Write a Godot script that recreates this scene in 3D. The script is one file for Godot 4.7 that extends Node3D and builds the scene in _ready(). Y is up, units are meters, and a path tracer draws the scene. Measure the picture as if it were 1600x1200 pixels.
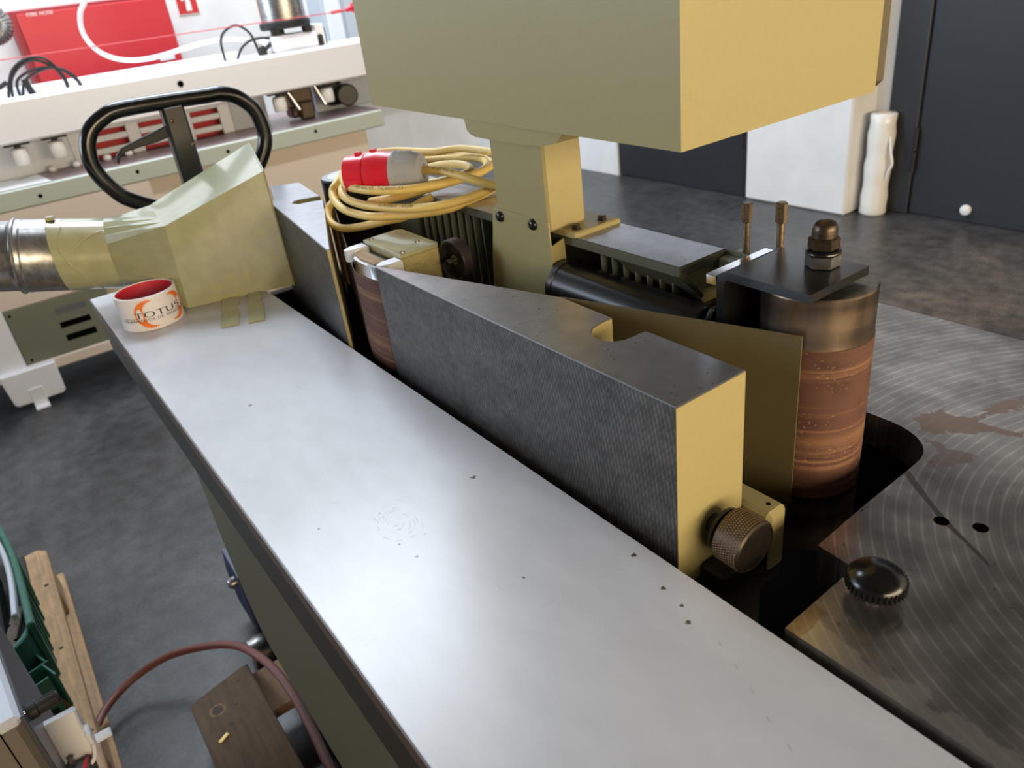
extends Node3D

# ---------------------------------------------------------------- geometry collector
class G:
	var v := PackedVector3Array()
	var n := PackedVector3Array()
	var t := PackedVector2Array()
	var uo := Vector3.ZERO            # planar texture frame: origin and the two axes (already divided by their length)
	var ua := Vector3(1, 0, 0)
	var ub := Vector3(0, 0, 1)
	func frame(o: Vector3, a: Vector3, b: Vector3) -> G:
		uo = o; ua = a; ub = b
		return self
	func uv(p: Vector3) -> Vector2:
		return Vector2((p - uo).dot(ua), (p - uo).dot(ub))
	func tri(a: Vector3, b: Vector3, c: Vector3, na: Vector3, nb: Vector3, nc: Vector3) -> void:
		if (c - a).cross(b - a).dot(na + nb + nc) < 0.0:
			var s := b; b = c; c = s
			s = nb; nb = nc; nc = s
		v.append_array([a, b, c]); n.append_array([na, nb, nc]); t.append_array([uv(a), uv(b), uv(c)])
	func triuv(p: Array, nn: Array, q: Array) -> void:
		if (p[2] - p[0]).cross(p[1] - p[0]).dot(nn[0] + nn[1] + nn[2]) < 0.0:
			p = [p[0], p[2], p[1]]; nn = [nn[0], nn[2], nn[1]]; q = [q[0], q[2], q[1]]
		v.append_array(p); n.append_array(nn); t.append_array(q)
	func flat(pts: Array, out: Vector3) -> void:      # a convex face, its normal on the side of out
		var nn: Vector3 = Vector3.ZERO
		for i in range(1, pts.size() - 1):
			nn += (pts[i] - pts[0]).cross(pts[i + 1] - pts[0])
		if nn.length() < 1e-14: return
		nn = nn.normalized()
		if nn.dot(out) < 0.0: nn = -nn
		for i in range(1, pts.size() - 1):
			tri(pts[0], pts[i], pts[i + 1], nn, nn, nn)
	func box(lo: Vector3, hi: Vector3, bev := 0.0, x := Transform3D.IDENTITY) -> G:
		var c := (lo + hi) * 0.5
		var h := (hi - lo) * 0.5
		bev = minf(bev, minf(h.x, minf(h.y, h.z)) * 0.9)
		var k := h - Vector3.ONE * bev
		for ax in 3:
			var b := (ax + 1) % 3
			var d := (ax + 2) % 3
			for s in [-1.0, 1.0]:
				var q := []
				for e in [[-1, -1], [1, -1], [1, 1], [-1, 1]]:
					var p := Vector3.ZERO
					p[ax] = s * h[ax]; p[b] = e[0] * k[b]; p[d] = e[1] * k[d]
					q.append(x * (c + p))
				var o := Vector3.ZERO
				o[ax] = s
				flat(q, x.basis * o)
				if bev > 0.0:
					for s2 in [-1.0, 1.0]:
						var r := []
						for e in [-1.0, 1.0]:
							var p := Vector3.ZERO
							p[ax] = s * h[ax]; p[b] = s2 * k[b]; p[d] = e * k[d]
							r.append(x * (c + p))
						for e in [1.0, -1.0]:
							var p := Vector3.ZERO
							p[ax] = s * k[ax]; p[b] = s2 * h[b]; p[d] = e * k[d]
							r.append(x * (c + p))
						o = Vector3.ZERO
						o[ax] = s; o[b] = s2
						flat(r, x.basis * o)
		if bev > 0.0:
			for s in [-1.0, 1.0]:
				for s2 in [-1.0, 1.0]:
					for s3 in [-1.0, 1.0]:
						var o := Vector3(s, s2, s3)
						flat([x * (c + Vector3(s * h.x, s2 * k.y, s3 * k.z)), x * (c + Vector3(s * k.x, s2 * h.y, s3 * k.z)), x * (c + Vector3(s * k.x, s2 * k.y, s3 * h.z))], x.basis * o)
		return self
	# extrude an outline (x, y of the frame) between two heights (z of the frame); bev chamfers the rim at h1
	func prism(poly: PackedVector2Array, h0: float, h1: float, x: Transform3D, bev := 0.0, cap0 := true, cap1 := true, soft := 30.0) -> G:
		if not Geometry2D.is_polygon_clockwise(poly):
			pass
		else:
			poly = poly.duplicate(); poly.reverse()
		var m := poly.size()
		var en := []
		for i in m:
			var d := (poly[(i + 1) % m] - poly[i]).normalized()
			en.append(Vector2(d.y, -d.x))
		var inn := PackedVector2Array()
		for i in m:
			var a: Vector2 = en[(i + m - 1) % m]
			var b: Vector2 = en[i]
			var s := a + b
			inn.append(poly[i] - s * (bev / maxf(0.3, s.dot(b))))
		var top := h1 - bev if h1 > h0 else h1 + bev
		for i in m:
			var j := (i + 1) % m
			var na: Vector2 = en[i]
			var nb: Vector2 = en[i]
			var pa: Vector2 = en[(i + m - 1) % m]
			var pb: Vector2 = en[j]
			if absf(na.angle_to(pa)) < deg_to_rad(soft): na = (na + pa).normalized()
			if absf(nb.angle_to(pb)) < deg_to_rad(soft): nb = (nb + pb).normalized()
			var A := x.basis * Vector3(na.x, na.y, 0)
			var B := x.basis * Vector3(nb.x, nb.y, 0)
			var p0 := x * Vector3(poly[i].x, poly[i].y, h0)
			var p1 := x * Vector3(poly[j].x, poly[j].y, h0)
			var p2 := x * Vector3(poly[j].x, poly[j].y, top)
			var p3 := x * Vector3(poly[i].x, poly[i].y, top)
			tri(p0, p1, p2, A, B, B)
			tri(p0, p2, p3, A, B, A)
			if bev > 0.0:
				var q2 := x * Vector3(inn[j].x, inn[j].y, h1)
				var q3 := x * Vector3(inn[i].x, inn[i].y, h1)
				var up := x.basis * Vector3(0, 0, signf(h1 - h0))
				flat([p3, p2, q2], (A + up)); flat([p3, q2, q3], (A + up))
		var idx := Geometry2D.triangulate_polygon(poly)
		for k in range(0, idx.size(), 3):
			for e in 2:
				if (e == 0 and not cap0) or (e == 1 and not cap1): continue
				var src := poly if e == 0 or bev <= 0.0 else inn
				var h := h0 if e == 0 else h1
				var nn := x.basis * Vector3(0, 0, signf(h1 - h0) * (1.0 if e == 1 else -1.0))
				tri(x * Vector3(src[idx[k]].x, src[idx[k]].y, h), x * Vector3(src[idx[k + 1]].x, src[idx[k + 1]].y, h), x * Vector3(src[idx[k + 2]].x, src[idx[k + 2]].y, h), nn, nn, nn)
		return self
	# turn a profile of (radius, height) about the frame's y axis; uv = (turn, height)
	func lathe(prof: Array, seg: int, x: Transform3D, soft := 40.0, wob := 0.0) -> G:
		var m := prof.size()
		var sn := []
		for i in m - 1:
			var d: Vector2 = (prof[i + 1] - prof[i]).normalized()
			sn.append(Vector2(d.y, -d.x))
		for i in m - 1:
			if (prof[i + 1] - prof[i]).length() < 1e-7: continue
			var na: Vector2 = sn[i]
			var nb: Vector2 = sn[i]
			if i > 0 and absf(na.angle_to(sn[i - 1])) < deg_to_rad(soft): na = (na + sn[i - 1]).normalized()
			if i < m - 2 and absf(nb.angle_to(sn[i + 1])) < deg_to_rad(soft): nb = (nb + sn[i + 1]).normalized()
			for k in seg:
				var a0 := TAU * k / seg
				var a1 := TAU * (k + 1) / seg
				var f0 := a0
				var f1 := a1
				if wob < 0.0:                       # flat facets (hexagons)
					f0 = (a0 + a1) * 0.5; f1 = f0
				var P := func(q: Vector2, a: float) -> Vector3: return x * Vector3(q.x * cos(a), q.y, q.x * sin(a))
				var N := func(q: Vector2, a: float) -> Vector3: return (x.basis * Vector3(q.x * cos(a), q.y, q.x * sin(a))).normalized()
				var p := [P.call(prof[i], a0), P.call(prof[i], a1), P.call(prof[i + 1], a1), P.call(prof[i + 1], a0)]
				var w := [N.call(na, f0), N.call(na, f1), N.call(nb, f1), N.call(nb, f0)]
				var u := [Vector2(a0 / TAU, prof[i].y), Vector2(a1 / TAU, prof[i].y), Vector2(a1 / TAU, prof[i + 1].y), Vector2(a0 / TAU, prof[i + 1].y)]
				if prof[i].x > 1e-7: triuv([p[0], p[1], p[2]], [w[0], w[1], w[2]], [u[0], u[1], u[2]])
				if prof[i + 1].x > 1e-7: triuv([p[0], p[2], p[3]], [w[0], w[2], w[3]], [u[0], u[2], u[3]])
		return self
	func tube(pts: Array, r: float, sides := 10, closed := false, caps := true) -> G:
		var m := pts.size()
		var fr := []
		var up := Vector3.UP
		for i in m:
			var a: Vector3 = pts[(i + m - 1) % m] if (closed or i > 0) else pts[i]
			var b: Vector3 = pts[(i + 1) % m] if (closed or i < m - 1) else pts[i]
			var d := (b - a).normalized()
			if i == 0 and absf(d.dot(up)) > 0.95: up = Vector3.RIGHT
			var s := d.cross(up).normalized()
			up = s.cross(d).normalized()
			fr.append([s, up, d])
		for i in (m if closed else m - 1):
			var j := (i + 1) % m
			var shift := 0
			if closed and j == 0:               # close the frame's twist
				var best := -2.0
				for q in sides:
					var a := TAU * q / sides
					var dd: float = (fr[0][0] * cos(a) + fr[0][1] * sin(a)).dot(fr[i][0])
					if dd > best: best = dd; shift = q
			for k in sides:
				var a0 := TAU * k / sides
				var a1 := TAU * (k + 1) / sides
				var b0 := TAU * (k + shift) / sides
				var b1 := TAU * (k + 1 + shift) / sides
				var n0: Vector3 = fr[i][0] * cos(a0) + fr[i][1] * sin(a0)
				var n1: Vector3 = fr[i][0] * cos(a1) + fr[i][1] * sin(a1)
				var n2: Vector3 = fr[j][0] * cos(b1) + fr[j][1] * sin(b1)
				var n3: Vector3 = fr[j][0] * cos(b0) + fr[j][1] * sin(b0)
				tri(pts[i] + n0 * r, pts[i] + n1 * r, pts[j] + n2 * r, n0, n1, n2)
				tri(pts[i] + n0 * r, pts[j] + n2 * r, pts[j] + n3 * r, n0, n2, n3)
		if caps and not closed:
			for e in [0, m - 1]:
				var d: Vector3 = fr[e][2] * (-1.0 if e == 0 else 1.0)
				for k in sides:
					var a0 := TAU * k / sides
					var a1 := TAU * (k + 1) / sides
					tri(pts[e], pts[e] + (fr[e][0] * cos(a0) + fr[e][1] * sin(a0)) * r, pts[e] + (fr[e][0] * cos(a1) + fr[e][1] * sin(a1)) * r, d, d, d)
		return self
	# skin between rings of equal count; soft rings share their normals
	func loft(rings: Array, soft: bool, inside: Vector3) -> G:
		var k: int = rings[0].size()
		var nr := []
		if soft:
			for i in rings.size():
				var row := []
				for j in k:
					var du: Vector3 = rings[i][(j + 1) % k] - rings[i][(j + k - 1) % k]
					var dv: Vector3 = rings[mini(i + 1, rings.size() - 1)][j] - rings[maxi(i - 1, 0)][j]
					var nn := du.cross(dv).normalized()
					if nn.dot(rings[i][j] - inside) < 0.0: nn = -nn
					row.append(nn)
				nr.append(row)
		for i in rings.size() - 1:
			for j in k:
				var l := (j + 1) % k
				var a: Vector3 = rings[i][j]
				var b: Vector3 = rings[i][l]
				var c: Vector3 = rings[i + 1][l]
				var d: Vector3 = rings[i + 1][j]
				if soft:
					tri(a, b, c, nr[i][j], nr[i][l], nr[i + 1][l]); tri(a, c, d, nr[i][j], nr[i + 1][l], nr[i + 1][j])
				else:
					flat([a, b, c], (a + b + c) / 3.0 - inside); flat([a, c, d], (a + c + d) / 3.0 - inside)
		return self
	func add(o: G) -> G:
		v.append_array(o.v); n.append_array(o.n); t.append_array(o.t)
		return self

func mesh_of(parts: Array) -> ArrayMesh:      # [G, material, G, material ...]
	var m := ArrayMesh.new()
	for i in range(0, parts.size(), 2):
		var g: G = parts[i]
		if g.v.is_empty(): continue
		var a := []
		a.resize(Mesh.ARRAY_MAX)
		a[Mesh.ARRAY_VERTEX] = g.v; a[Mesh.ARRAY_NORMAL] = g.n; a[Mesh.ARRAY_TEX_UV] = g.t
		m.add_surface_from_arrays(Mesh.PRIMITIVE_TRIANGLES, a)
		m.surface_set_material(m.get_surface_count() - 1, parts[i + 1])
	return m

# a thing: a Node3D at its base
func thing(called: String, label: String, category: String, at: Vector3, group := "") -> Node3D:
	var o := Node3D.new()
	o.name = called
	add_child(o, true)
	o.position = at
	o.set_meta("label", label); o.set_meta("category", category)
	if group != "": o.set_meta("group", group)
	return o
# a part, modelled in the place's own coordinates
func part(called: String, p: Array, parent: Node3D, label := "") -> MeshInstance3D:
	var o := MeshInstance3D.new()
	o.name = called
	o.mesh = mesh_of(p)
	parent.add_child(o, true)
	o.position = -parent.position if parent.get_parent() == self and not parent is MeshInstance3D else Vector3.ZERO
	if label != "": o.set_meta("label", label)
	return o
func solo(called: String, p: Array, label: String, category: String, group := "") -> MeshInstance3D:
	var o := MeshInstance3D.new()
	o.name = called
	o.mesh = mesh_of(p)
	add_child(o, true)
	o.set_meta("label", label); o.set_meta("category", category)
	if group != "": o.set_meta("group", group)
	return o
func struct(called: String, p: Array, label := "") -> MeshInstance3D:
	var o := MeshInstance3D.new()
	o.name = called
	o.mesh = mesh_of(p)
	add_child(o, true)
	o.set_meta("kind", "structure")
	if label != "": o.set_meta("label", label)
	return o

static func F(o: Vector3, x: Vector3, y: Vector3, z: Vector3) -> Transform3D:
	return Transform3D(Basis(x, y, z), o)
static func upright(o: Vector3) -> Transform3D:
	return Transform3D(Basis.IDENTITY, o)
# frame whose y axis points along d
static func along(o: Vector3, d: Vector3) -> Transform3D:
	d = d.normalized()
	var s := d.cross(Vector3.UP)
	if s.length() < 0.01: s = Vector3.RIGHT
	s = s.normalized()
	return Transform3D(Basis(s, d, s.cross(d)), o)
# outline given in plan (x, z); heights become y
static func plan() -> Transform3D:
	return Transform3D(Basis(Vector3(1, 0, 0), Vector3(0, 0, 1), Vector3(0, 1, 0)), Vector3.ZERO)

func smooth(p: Array, steps: int, closed := false) -> Array:
	var out := []
	var m := p.size()
	for i in (m if closed else m - 1):
		var a: Vector3 = p[(i + m - 1) % m] if closed or i > 0 else p[0]
		var b: Vector3 = p[i]
		var c: Vector3 = p[(i + 1) % m]
		var d: Vector3 = p[(i + 2) % m] if closed or i < m - 2 else p[m - 1]
		for k in steps:
			out.append(b.cubic_interpolate(c, a, d, float(k) / steps))
	if not closed: out.append(p[m - 1])
	return out
func circle(c: Vector2, r: float, k: int, a0 := 0.0, a1 := TAU) -> PackedVector2Array:
	var o := PackedVector2Array()
	var full := absf(a1 - a0) > TAU - 0.001
	for i in k:
		var a := a0 + (a1 - a0) * i / (k if full else k - 1)
		o.append(c + Vector2(cos(a), sin(a)) * r)
	return o
# flat lettering bent by a function that takes (x, y) in metres to a place and a normal
func lettering(text: String, height: float, bend: Callable, g: G, stretch := 1.0) -> void:
	var tm := TextMesh.new()
	var f := SystemFont.new()
	f.font_names = PackedStringArray(["Droid Sans"])
	tm.font = f
	tm.text = text
	tm.font_size = 64
	tm.pixel_size = height / 46.0
	tm.depth = 0.0
	tm.curve_step = 1.0
	var a := tm.get_mesh_arrays()
	if a.is_empty(): return
	var vs: PackedVector3Array = a[Mesh.ARRAY_VERTEX]
	var ix = a[Mesh.ARRAY_INDEX]
	var ns: PackedVector3Array = a[Mesh.ARRAY_NORMAL]
	var order := PackedInt32Array()
	if ix == null or ix.is_empty():
		for i in vs.size(): order.append(i)
	else:
		order = ix
	for i in range(0, order.size(), 3):
		if ns[order[i]].z < 0.5: continue
		var p := []
		var q := []
		for k in 3:
			var r: Array = bend.call(vs[order[i + k]].x * stretch, vs[order[i + k]].y)
			p.append(r[0]); q.append(r[1])
		g.tri(p[0], p[1], p[2], q[0], q[1], q[2])

# ---------------------------------------------------------------- computed textures
func noise_bytes(size: int, freq: float, seed: int, oct := 4, type := FastNoiseLite.TYPE_SIMPLEX_SMOOTH) -> PackedByteArray:
	var f := FastNoiseLite.new()
	f.seed = seed
	f.noise_type = type
	f.frequency = freq
	f.fractal_octaves = oct
	var im := f.get_seamless_image(size, size)
	im.convert(Image.FORMAT_L8)
	return im.get_data()
func bake(w: int, h: int, fn: Callable) -> ImageTexture:
	var d := PackedByteArray()
	d.resize(w * h * 3)
	var i := 0
	for y in h:
		for x in w:
			var c: Color = fn.call(x, y)
			d[i] = clampi(int(c.r * 255.0 + 0.5), 0, 255); d[i + 1] = clampi(int(c.g * 255.0 + 0.5), 0, 255); d[i + 2] = clampi(int(c.b * 255.0 + 0.5), 0, 255)
			i += 3
	var im := Image.create_from_data(w, h, false, Image.FORMAT_RGB8, d)
	im.generate_mipmaps()
	return ImageTexture.create_from_image(im)
func relief(size: int, freq: float, seed: int, strength: float, oct := 3) -> ImageTexture:
	var f := FastNoiseLite.new()
	f.seed = seed; f.frequency = freq; f.fractal_octaves = oct
	f.noise_type = FastNoiseLite.TYPE_SIMPLEX_SMOOTH
	var im := f.get_seamless_image(size, size)
	im.convert(Image.FORMAT_RGBA8)
	im.bump_map_to_normal_map(strength)
	im.generate_mipmaps()
	return ImageTexture.create_from_image(im)
func mat(c: Color, rough: float, metal := 0.0) -> StandardMaterial3D:
	var m := StandardMaterial3D.new()
	m.albedo_color = c
	m.roughness = rough
	m.metallic = metal
	return m
func tri_map(m: StandardMaterial3D, tex: Texture2D, metres: float, world := false, nrm: Texture2D = null, depth := 0.4) -> StandardMaterial3D:
	m.albedo_texture = tex
	m.uv1_triplanar = true
	m.uv1_world_triplanar = world
	m.uv1_scale = Vector3.ONE / metres
	if nrm != null:
		m.normal_enabled = true
		m.normal_texture = nrm
		m.normal_scale = depth
	return m
func c8(r: int, g: int, b: int) -> Color:
	return Color(r / 255.0, g / 255.0, b / 255.0)

var M := {}
func make_materials() -> void:
	var fine := noise_bytes(512, 0.02, 3, 5)
	var coarse := noise_bytes(512, 0.006, 9, 4)
	var speck := noise_bytes(512, 0.11, 21, 2)
	var grit := noise_bytes(512, 0.25, 33, 1)
	var rng := RandomNumberGenerator.new()
	rng.seed = 77
	# workshop floor: worn black screed
	var fl := bake(1024, 1024, func(x: int, y: int) -> Color:
		var b: float = fine[(y % 512) * 512 + (x % 512)] / 255.0
		var s: float = speck[(y % 512) * 512 + (x % 512)] / 255.0
		var g: float = grit[(y % 512) * 512 + (x % 512)] / 255.0
		var a: float = coarse[(y >> 1) * 512 + (x >> 1)] / 255.0
		var k := 0.80 + 0.34 * (b - 0.5) + 0.22 * (s - 0.5) + 0.12 * (g - 0.5) + 0.2 * (a - 0.5)
		if s > 0.86 and a > 0.55: k += 0.25
		return Color(k, k, k))
	# grey mottle, browner and lighter towards the right, 8.4 m by 10.1 m
	var lay := bake(512, 512, func(x: int, y: int) -> Color:
		var wx := -4.2 + 8.4 * x / 512.0
		var wz := -5.9 + 10.1 * y / 512.0
		var a: float = coarse[y * 512 + x] / 255.0
		var b: float = fine[y * 512 + x] / 255.0
		var k := 0.285 + 0.05 * (a - 0.5) + 0.05 * (b - 0.5)
		var c := Color(k, k * 1.0, k * 1.01)
		var d := clampf((wx - 1.05 + 0.25 * (wz + 0.6)) * 0.9, 0.0, 1.0) * clampf((wz + 2.6) * 0.8, 0.0, 1.0)
		return c.lerp(Color(0.50, 0.445, 0.395), d * clampf(0.55 + 1.2 * (b - 0.5) + 0.5 * (a - 0.5), 0.0, 1.0)))
	M.floor = mat(Color(1, 1, 1), 0.36)
	M.floor.albedo_texture = lay
	M.floor.detail_enabled = true
	M.floor.detail_albedo = fl
	M.floor.detail_blend_mode = BaseMaterial3D.BLEND_MODE_MUL
	M.floor.detail_uv_layer = BaseMaterial3D.DETAIL_UV_2
	M.floor.uv2_triplanar = true
	M.floor.uv2_world_triplanar = true
	M.floor.uv2_scale = Vector3.ONE / 1.7
	# olive hammered machine paint
	var pt := bake(512, 512, func(x: int, y: int) -> Color:
		var b: float = fine[y * 512 + x] / 255.0
		var s: float = grit[y * 512 + x] / 255.0
		var k := 0.97 + 0.018 * (b - 0.5) + 0.055 * (s - 0.5)
		return Color(k, k, k))
	var peel := relief(256, 0.30, 8, 1.2, 2)
	M.paint = tri_map(mat(c8(174, 162, 113), 0.42), pt, 0.10, false, peel, 0.10)
	M.paint_apron = tri_map(mat(c8(34, 34, 29), 0.5), pt, 0.10, false, peel, 0.10)
	M.paint_dark = tri_map(mat(c8(92, 91, 72), 0.45), pt, 0.10, false, peel, 0.10)
	M.paint_olive = tri_map(mat(c8(98, 88, 62), 0.4), pt, 0.16, false, peel, 0.08)  # darkened: shade on the guard plate is put into this olive
	M.hood = tri_map(mat(c8(168, 168, 132), 0.3), bake(512, 512, func(x: int, y: int) -> Color:
		var b: float = fine[y * 512 + x] / 255.0
		var a: float = coarse[y * 512 + x] / 255.0
		var k := 0.96 + 0.1 * (b - 0.5)
		var c := Color(k, k, k)
		if a > 0.70 and b > 0.56: c = c.lerp(Color(1.1, 1.0, 0.78), 0.5)
		return c), 0.35, false, relief(256, 0.03, 12, 2.0, 3), 0.12)
	M.hood.clearcoat_enabled = true
	M.hood.clearcoat = 0.7
	M.hood.clearcoat_roughness = 0.08
	# brushed and turned steels
	var steel := bake(512, 512, func(x: int, y: int) -> Color:
		var b: float = fine[y * 512 + x] / 255.0
		var a: float = coarse[y * 512 + x] / 255.0
		var g: float = grit[((y * 3) % 512) * 512 + ((x * 7) % 512)] / 255.0
		var k := 0.9 + 0.35 * (b - 0.5) + 0.15 * (a - 0.5) + 0.08 * (g - 0.5)
		return Color(k, k * (0.985), k * 0.96))
	M.steel = tri_map(mat(c8(150, 146, 140), 0.35, 0.9), steel, 0.12)
	M.steel_dark = tri_map(mat(c8(92, 84, 76), 0.4, 0.8), steel, 0.1)
	M.zinc = tri_map(mat(c8(176, 178, 182), 0.33, 0.9), steel, 0.16)
	M.rust = tri_map(mat(c8(92, 80, 70), 0.38, 0.8), steel, 0.05)
	M.face_dark = tri_map(mat(c8(58, 54, 50), 0.4, 0.6), steel, 0.05)
	M.brass = tri_map(mat(c8(164, 146, 122), 0.38, 0.85), steel, 0.05)
	M.clip = mat(c8(226, 229, 234), 0.38, 0.35)
	M.paint_chip = tri_map(mat(c8(174, 162, 113), 0.42), bake(512, 512, func(x: int, y: int) -> Color:
		var s: float = speck[y * 512 + x] / 255.0
		var a: float = coarse[y * 512 + x] / 255.0
		return Color(0.22, 0.2, 0.17) if s > 0.74 and a > 0.40 else Color(0.97, 0.97, 0.97)), 0.10)
	M.knurl = mat(c8(150, 128, 104), 0.45, 0.7)
	M.chrome = mat(c8(222, 222, 226), 0.12, 1.0)
	# ground top of the fences: grey with pits
	M.ground = tri_map(mat(c8(190, 193, 202), 0.30, 0.85), bake(512, 512, func(x: int, y: int) -> Color:
		var b: float = fine[y * 512 + x] / 255.0
		var s: float = speck[y * 512 + x] / 255.0
		var a: float = coarse[y * 512 + x] / 255.0
		var k := 0.86 + 0.09 * (b - 0.5)
		if s > 0.86 and a > 0.42: k *= 0.35
		return Color(k, k * 0.985, k * 0.97)), 0.30)
	# milled face of the fences: bowed cutter lines, 0.51 m by 0.19 m
	var face := bake(2048, 384, func(x: int, y: int) -> Color:
		var px := x / 2048.0 * 0.51
		var py := y / 384.0 * 0.19
		var b: float = fine[((y * 2) % 512) * 512 + (x % 512)] / 255.0
		var a: float = coarse[((y * 2 + 200) % 512) * 512 + ((x >> 1) % 512)] / 255.0
		var r := Vector2(px + 0.16, py - 0.17).length()
		var ph := fposmod(r / 0.0046 + 0.05 * (b - 0.5), 1.0)
		var ln := exp(-pow((ph - 0.5) / 0.13, 2.0))
		var r2 := Vector2(px - 0.75, py - 0.26).length()
		var ln2 := exp(-pow((fposmod(r2 / 0.0046, 1.0) - 0.5) / 0.12, 2.0))
		var k := 0.215 + 0.05 * (b - 0.5) + 0.06 * (a - 0.5) + 0.125 * ln * clampf(0.1 + b, 0.0, 1.0) + 0.035 * ln2
		return Color(k * 1.02, k, k * 0.985))
	var fm := mat(Color(1.35, 1.35, 1.35), 0.42, 0.55)
	fm.albedo_texture = face
	M.face = fm
	# cast table: fly-cutter arcs, brown rust bloom, a long scratch; 0.6 m by 1.0 m (x, z) from (0.36, -0.78)
	var bloom := PackedVector2Array()
	for q in [[0.683, -0.328], [0.701, -0.329], [0.721, -0.319], [0.721, -0.312], [0.719, -0.300], [0.734, -0.288], [0.758, -0.290], [0.781, -0.282], [0.793, -0.273], [0.776, -0.266], [0.740, -0.284], [0.721, -0.283], [0.724, -0.260], [0.731, -0.245], [0.723, -0.242], [0.712, -0.257], [0.709, -0.269], [0.701, -0.279], [0.691, -0.291], [0.673, -0.300], [0.669, -0.310]]: bloom.append(Vector2(q[0], q[1]))
	var bloom2 := PackedVector2Array()
	for q in [[0.662, -0.310], [0.659, -0.283], [0.663, -0.265], [0.664, -0.252], [0.639, -0.261], [0.620, -0.274], [0.626, -0.284], [0.647, -0.281]]: bloom2.append(Vector2(q[0], q[1]))
	var streak := [Vector2(0.599, -0.287), Vector2(0.5785, -0.260), Vector2(0.5615, -0.236), Vector2(0.554, -0.224), Vector2(0.538, -0.194), Vector2(0.530, -0.181)]
	var cast := bake(720, 1200, func(x: int, y: int) -> Color:
		var wx := 0.36 + x / 1200.0
		var wz := -0.78 + y / 1200.0
		var b: float = fine[(y % 512) * 512 + (x % 512)] / 255.0
		var a: float = coarse[((y + 90) % 512) * 512 + ((x + 40) % 512)] / 255.0
		var s: float = speck[(y % 512) * 512 + (x % 512)] / 255.0
		var r := Vector2(wx - 0.675, wz + 0.018).length()
		var ph := fposmod(r / 0.0098 + 0.05 * (b - 0.5), 1.0)
		var ln := exp(-pow((ph - 0.5) / 0.12, 2.0))
		var ln2 := exp(-pow((fposmod(ph * 3.0, 1.0) - 0.5) / 0.2, 2.0))
		var k := 0.38 + 0.10 * (b - 0.5) + 0.12 * (a - 0.5) + 0.085 * ln * clampf(0.2 + b, 0.0, 1.0) + 0.02 * ln2
		var c := Color(k * 1.02, k, k * 0.98)
		var p := Vector2(wx, wz)
		if wx > 0.60 and wx < 0.81 and wz > -0.35 and wz < -0.22:
			var q := p + Vector2(b - 0.5, s - 0.5) * 0.012
			if Geometry2D.is_point_in_polygon(q, bloom): c = c.lerp(Color(0.36, 0.30, 0.26), 0.8)
			elif Geometry2D.is_point_in_polygon(q, bloom2): c = c.lerp(Color(0.33, 0.285, 0.26), 0.6)
		if wx < 0.605 and wx > 0.50 and wz < -0.14 and wz > -0.29:
			for i in 5:
				var near := Geometry2D.get_closest_point_to_segment(p, streak[i], streak[i + 1])
				if near.distance_to(p) < 0.0030 - 0.00042 * i + 0.0015 * (b - 0.5):
					c = c.lerp(Color(0.255, 0.225, 0.21), 0.8)
					break
		# bright rubbed band along the edge by the gap
		if wx < 0.381 + 0.022 * (b - 0.45) and wz > -0.236: c = c.lerp(Color(0.52, 0.52, 0.51), 0.5)
		if wz < -0.232 + 0.012 * (a - 0.5) and wz > -0.285 and wx < 0.40: c = c.lerp(Color(0.34, 0.27, 0.22), 0.4)
		if s > 0.90: c = c * 0.6
		return c)
	var cm := mat(Color(1.6, 1.58, 1.58), 0.22, 0.9)
	cm.albedo_texture = cast
	M.cast = cm
	M.cast_side = tri_map(mat(c8(70, 66, 62), 0.6, 0.3), steel, 0.2)
	# white laminate with small chips and pencil scuffs; 0.2515 m by 2.0 m from (0.104, -1.569)
	var chips := []
	for q in [[0.3045, -0.5725, 0.0030], [0.3405, -0.377, 0.0026], [0.186, -0.912, 0.0022], [0.3305, -0.333, 0.0018], [0.327, -0.310, 0.0014], [0.318, -0.295, 0.0020], [0.2005, -0.508, 0.0016], [0.197, -0.534, 0.0012], [0.150, -0.61, 0.001], [0.255, -0.42, 0.001]]:
		chips.append(q)
	var scuffs := []
	for i in 26:
		var p := Vector2(rng.randf_range(0.12, 0.34), rng.randf_range(-1.4, -0.1))
		var d := Vector2.from_angle(rng.randf_range(0, TAU)) * rng.randf_range(0.006, 0.03)
		scuffs.append([p, p + d, rng.randf_range(0.25, 0.7)])
	for i in 40:
		var an := rng.randf_range(0, TAU)
		var rr := sqrt(rng.randf())
		var p := Vector2(0.2125 + 0.022 * rr * cos(an), -0.565 + 0.042 * rr * sin(an))
		var d := Vector2(-sin(an), cos(an)) * rng.randf_range(0.002, 0.009)
		scuffs.append([p, p + d, rng.randf_range(0.2, 1.1)])
	for i in 9:
		var p := Vector2(0.322 - i * 0.0085 + rng.randf_range(-0.002, 0.002), -0.268 + i * 0.021)
		scuffs.append([p, p + Vector2(-0.002, 0.004), 0.6])
	var lw := 384
	var lh := 3072 / 2
	var lam := Image.create(lw, lh, false, Image.FORMAT_RGB8)
	lam.fill(Color(0.97, 0.97, 0.97))
	var plot := func(wx: float, wz: float, c: Color, al: float) -> void:
		var px := int((wx - 0.104) / 0.2515 * lw)
		var py := int((wz + 1.569) / 2.0 * lh)
		if px >= 0 and py >= 0 and px < lw and py < lh: lam.set_pixel(px, py, lam.get_pixel(px, py).lerp(c, al))
	for y in lh:
		for x in lw:
			var b: float = fine[(y % 512) * 512 + (x % 512)] / 255.0
			var a: float = coarse[(y % 512) * 512 + (x % 512)] / 255.0
			var k := 0.955 + 0.03 * (b - 0.5) + 0.05 * (a - 0.5)
			lam.set_pixel(x, y, Color(k, k, k))
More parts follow.
